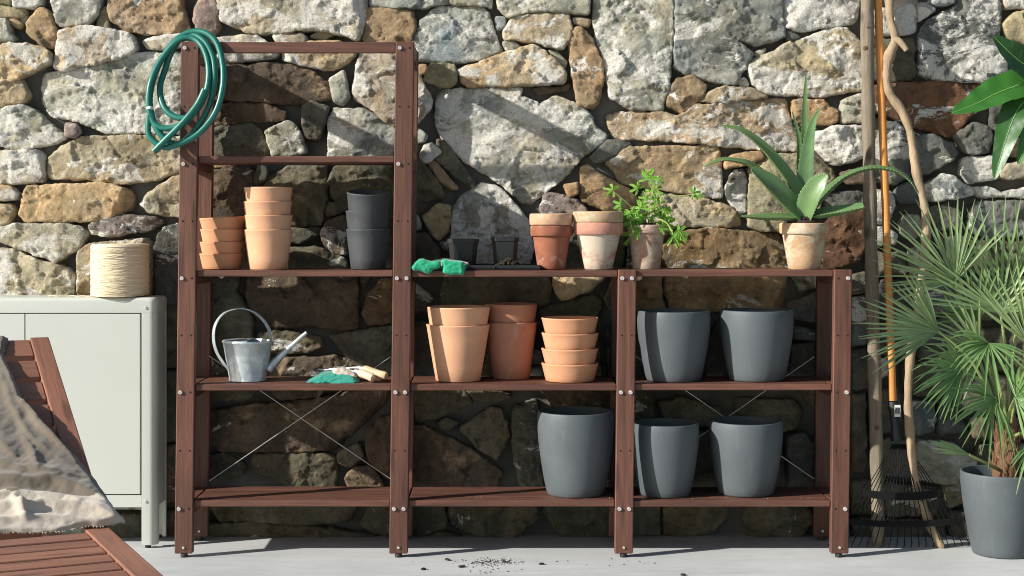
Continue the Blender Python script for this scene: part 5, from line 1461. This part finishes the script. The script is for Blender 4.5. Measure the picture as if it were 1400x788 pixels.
Hh = Hh + .0018 * np.clip(.30 - np.abs(fbm((B * .8 + A) * 26, (A - B) * 9, 4)), -.3, .3) + .0006 * fbm(B * 60, A * 60, 3)
Hh = np.clip(Hh, .003, .085)
Hh = Hh * np.clip(ttt[None] / .03, .15, 1) * np.clip((1 - rs[:, None]) / .02, .08, 1)
fwd = np.clip((rs[:, None] - .86) / .14, 0, 1) + 0 * B
vs = []
for i in range(NS):
    for j in range(NTt):
        a_ = float(A[i, j]); f_ = float(fwd[i, j])
        p = P0 + v__ * float(B[i, j]) + bdir * a_ + (bn * (1 - f_) + (up * .6 + u_ * .5) * f_) * float(Hh[i, j])
        if a_ > BL: p = p - bn * ((a_ - BL) * 1.5)
        if f_ > 0: p.z = max(p.z, P0.z + .002 + .3 * float(Hh[i, j]))
        vs.append(p)
fs = [(i * NTt + j, i * NTt + j + 1, (i + 1) * NTt + j + 1, (i + 1) * NTt + j) for i in range(NS - 1) for j in range(NTt - 1)]
tw_o = obj('throw', MB().add(vs, fs), linen, None, origin=P0 + v__ * .3, sharp=180)
tag(tw_o, 'crumpled beige linen throw draped over the lounger back', 'throw')
tw_o.data.materials.append(mat_fabric('cream_hem_linen', (0.52, 0.46, 0.375), 0.95, 900))
for i in range(NS - 1):                                      # the paler turned-back hem
    for j in range(NTt - 1):
        if rs[i] > .755 + .035 * math.sin(ttt[j] * 9 + 1) + .02 * math.sin(ttt[j] * 23): tw_o.data.polygons[i * (NTt - 1) + j].material_index = 1
so = tw_o.modifiers.new('thick', 'SOLIDIFY'); so.thickness = .003; so.offset = 1
fr_ = MB()
for k in range(110):                                         # a short fringe along the hem
    j = int(k / 110 * (NTt - 1)); e = vs[(NS - 1) * NTt + j] + v__ * random.uniform(-.003, .003); g = u_ * random.uniform(.006, .012) + v__ * random.uniform(-.004, .004)
    z_ = max(e.z, P0.z + .002); fr_.tube([Vector((e.x, e.y, z_ + .001)), Vector((e.x, e.y, z_ - .001)) + g], [.0010, .0005], 4)
tag(obj('fringe', fr_, tw_o.data.materials[1], tw_o), kind='stuff')

# ------------------------------------------------------------------ spilled soil on the floor
def spill():
    x = random.gauss(672, 20) if random.random() < .88 else random.uniform(560, 900); y = random.gauss(769.5, 2.6) if random.random() < .85 else random.uniform(764, 786)
    Y = floorY(y); return (P(x, y, Y).x, Y, .001)
mb = crumbs(MB(), 230, spill, .0006, .0028)
for (x, y) in ((577, 779.5), (741, 772), (613, 766.5), (632, 776), (690, 769), (936, 787)):
    Y = floorY(y); crumbs(mb, 3, lambda: (P(x, y, Y).x + random.uniform(-.006, .006), Y + random.uniform(-.004, .004), .003), .004, .008)
tag(obj('spilled_soil', mb, M['soil'], origin=(0, floorY(770), 0), sharp=30), 'dark crumbs of soil spilled on the concrete floor', 'soil', kind='stuff')
mb = crumbs(MB(), 40, lambda: (P(random.uniform(650, 1130), 0, .06).x, random.uniform(.03, .07), SH[680] + .002), .0008, .0018)
tag(obj('shelf_crumbs', mb, mat_plain('pale_grit', (0.4, 0.33, 0.25), 0.9, 0.3, 50, 0), origin=(0, .05, SH[680]), sharp=30), 'pale grit scattered along the bottom shelf edge', 'grit', kind='stuff')
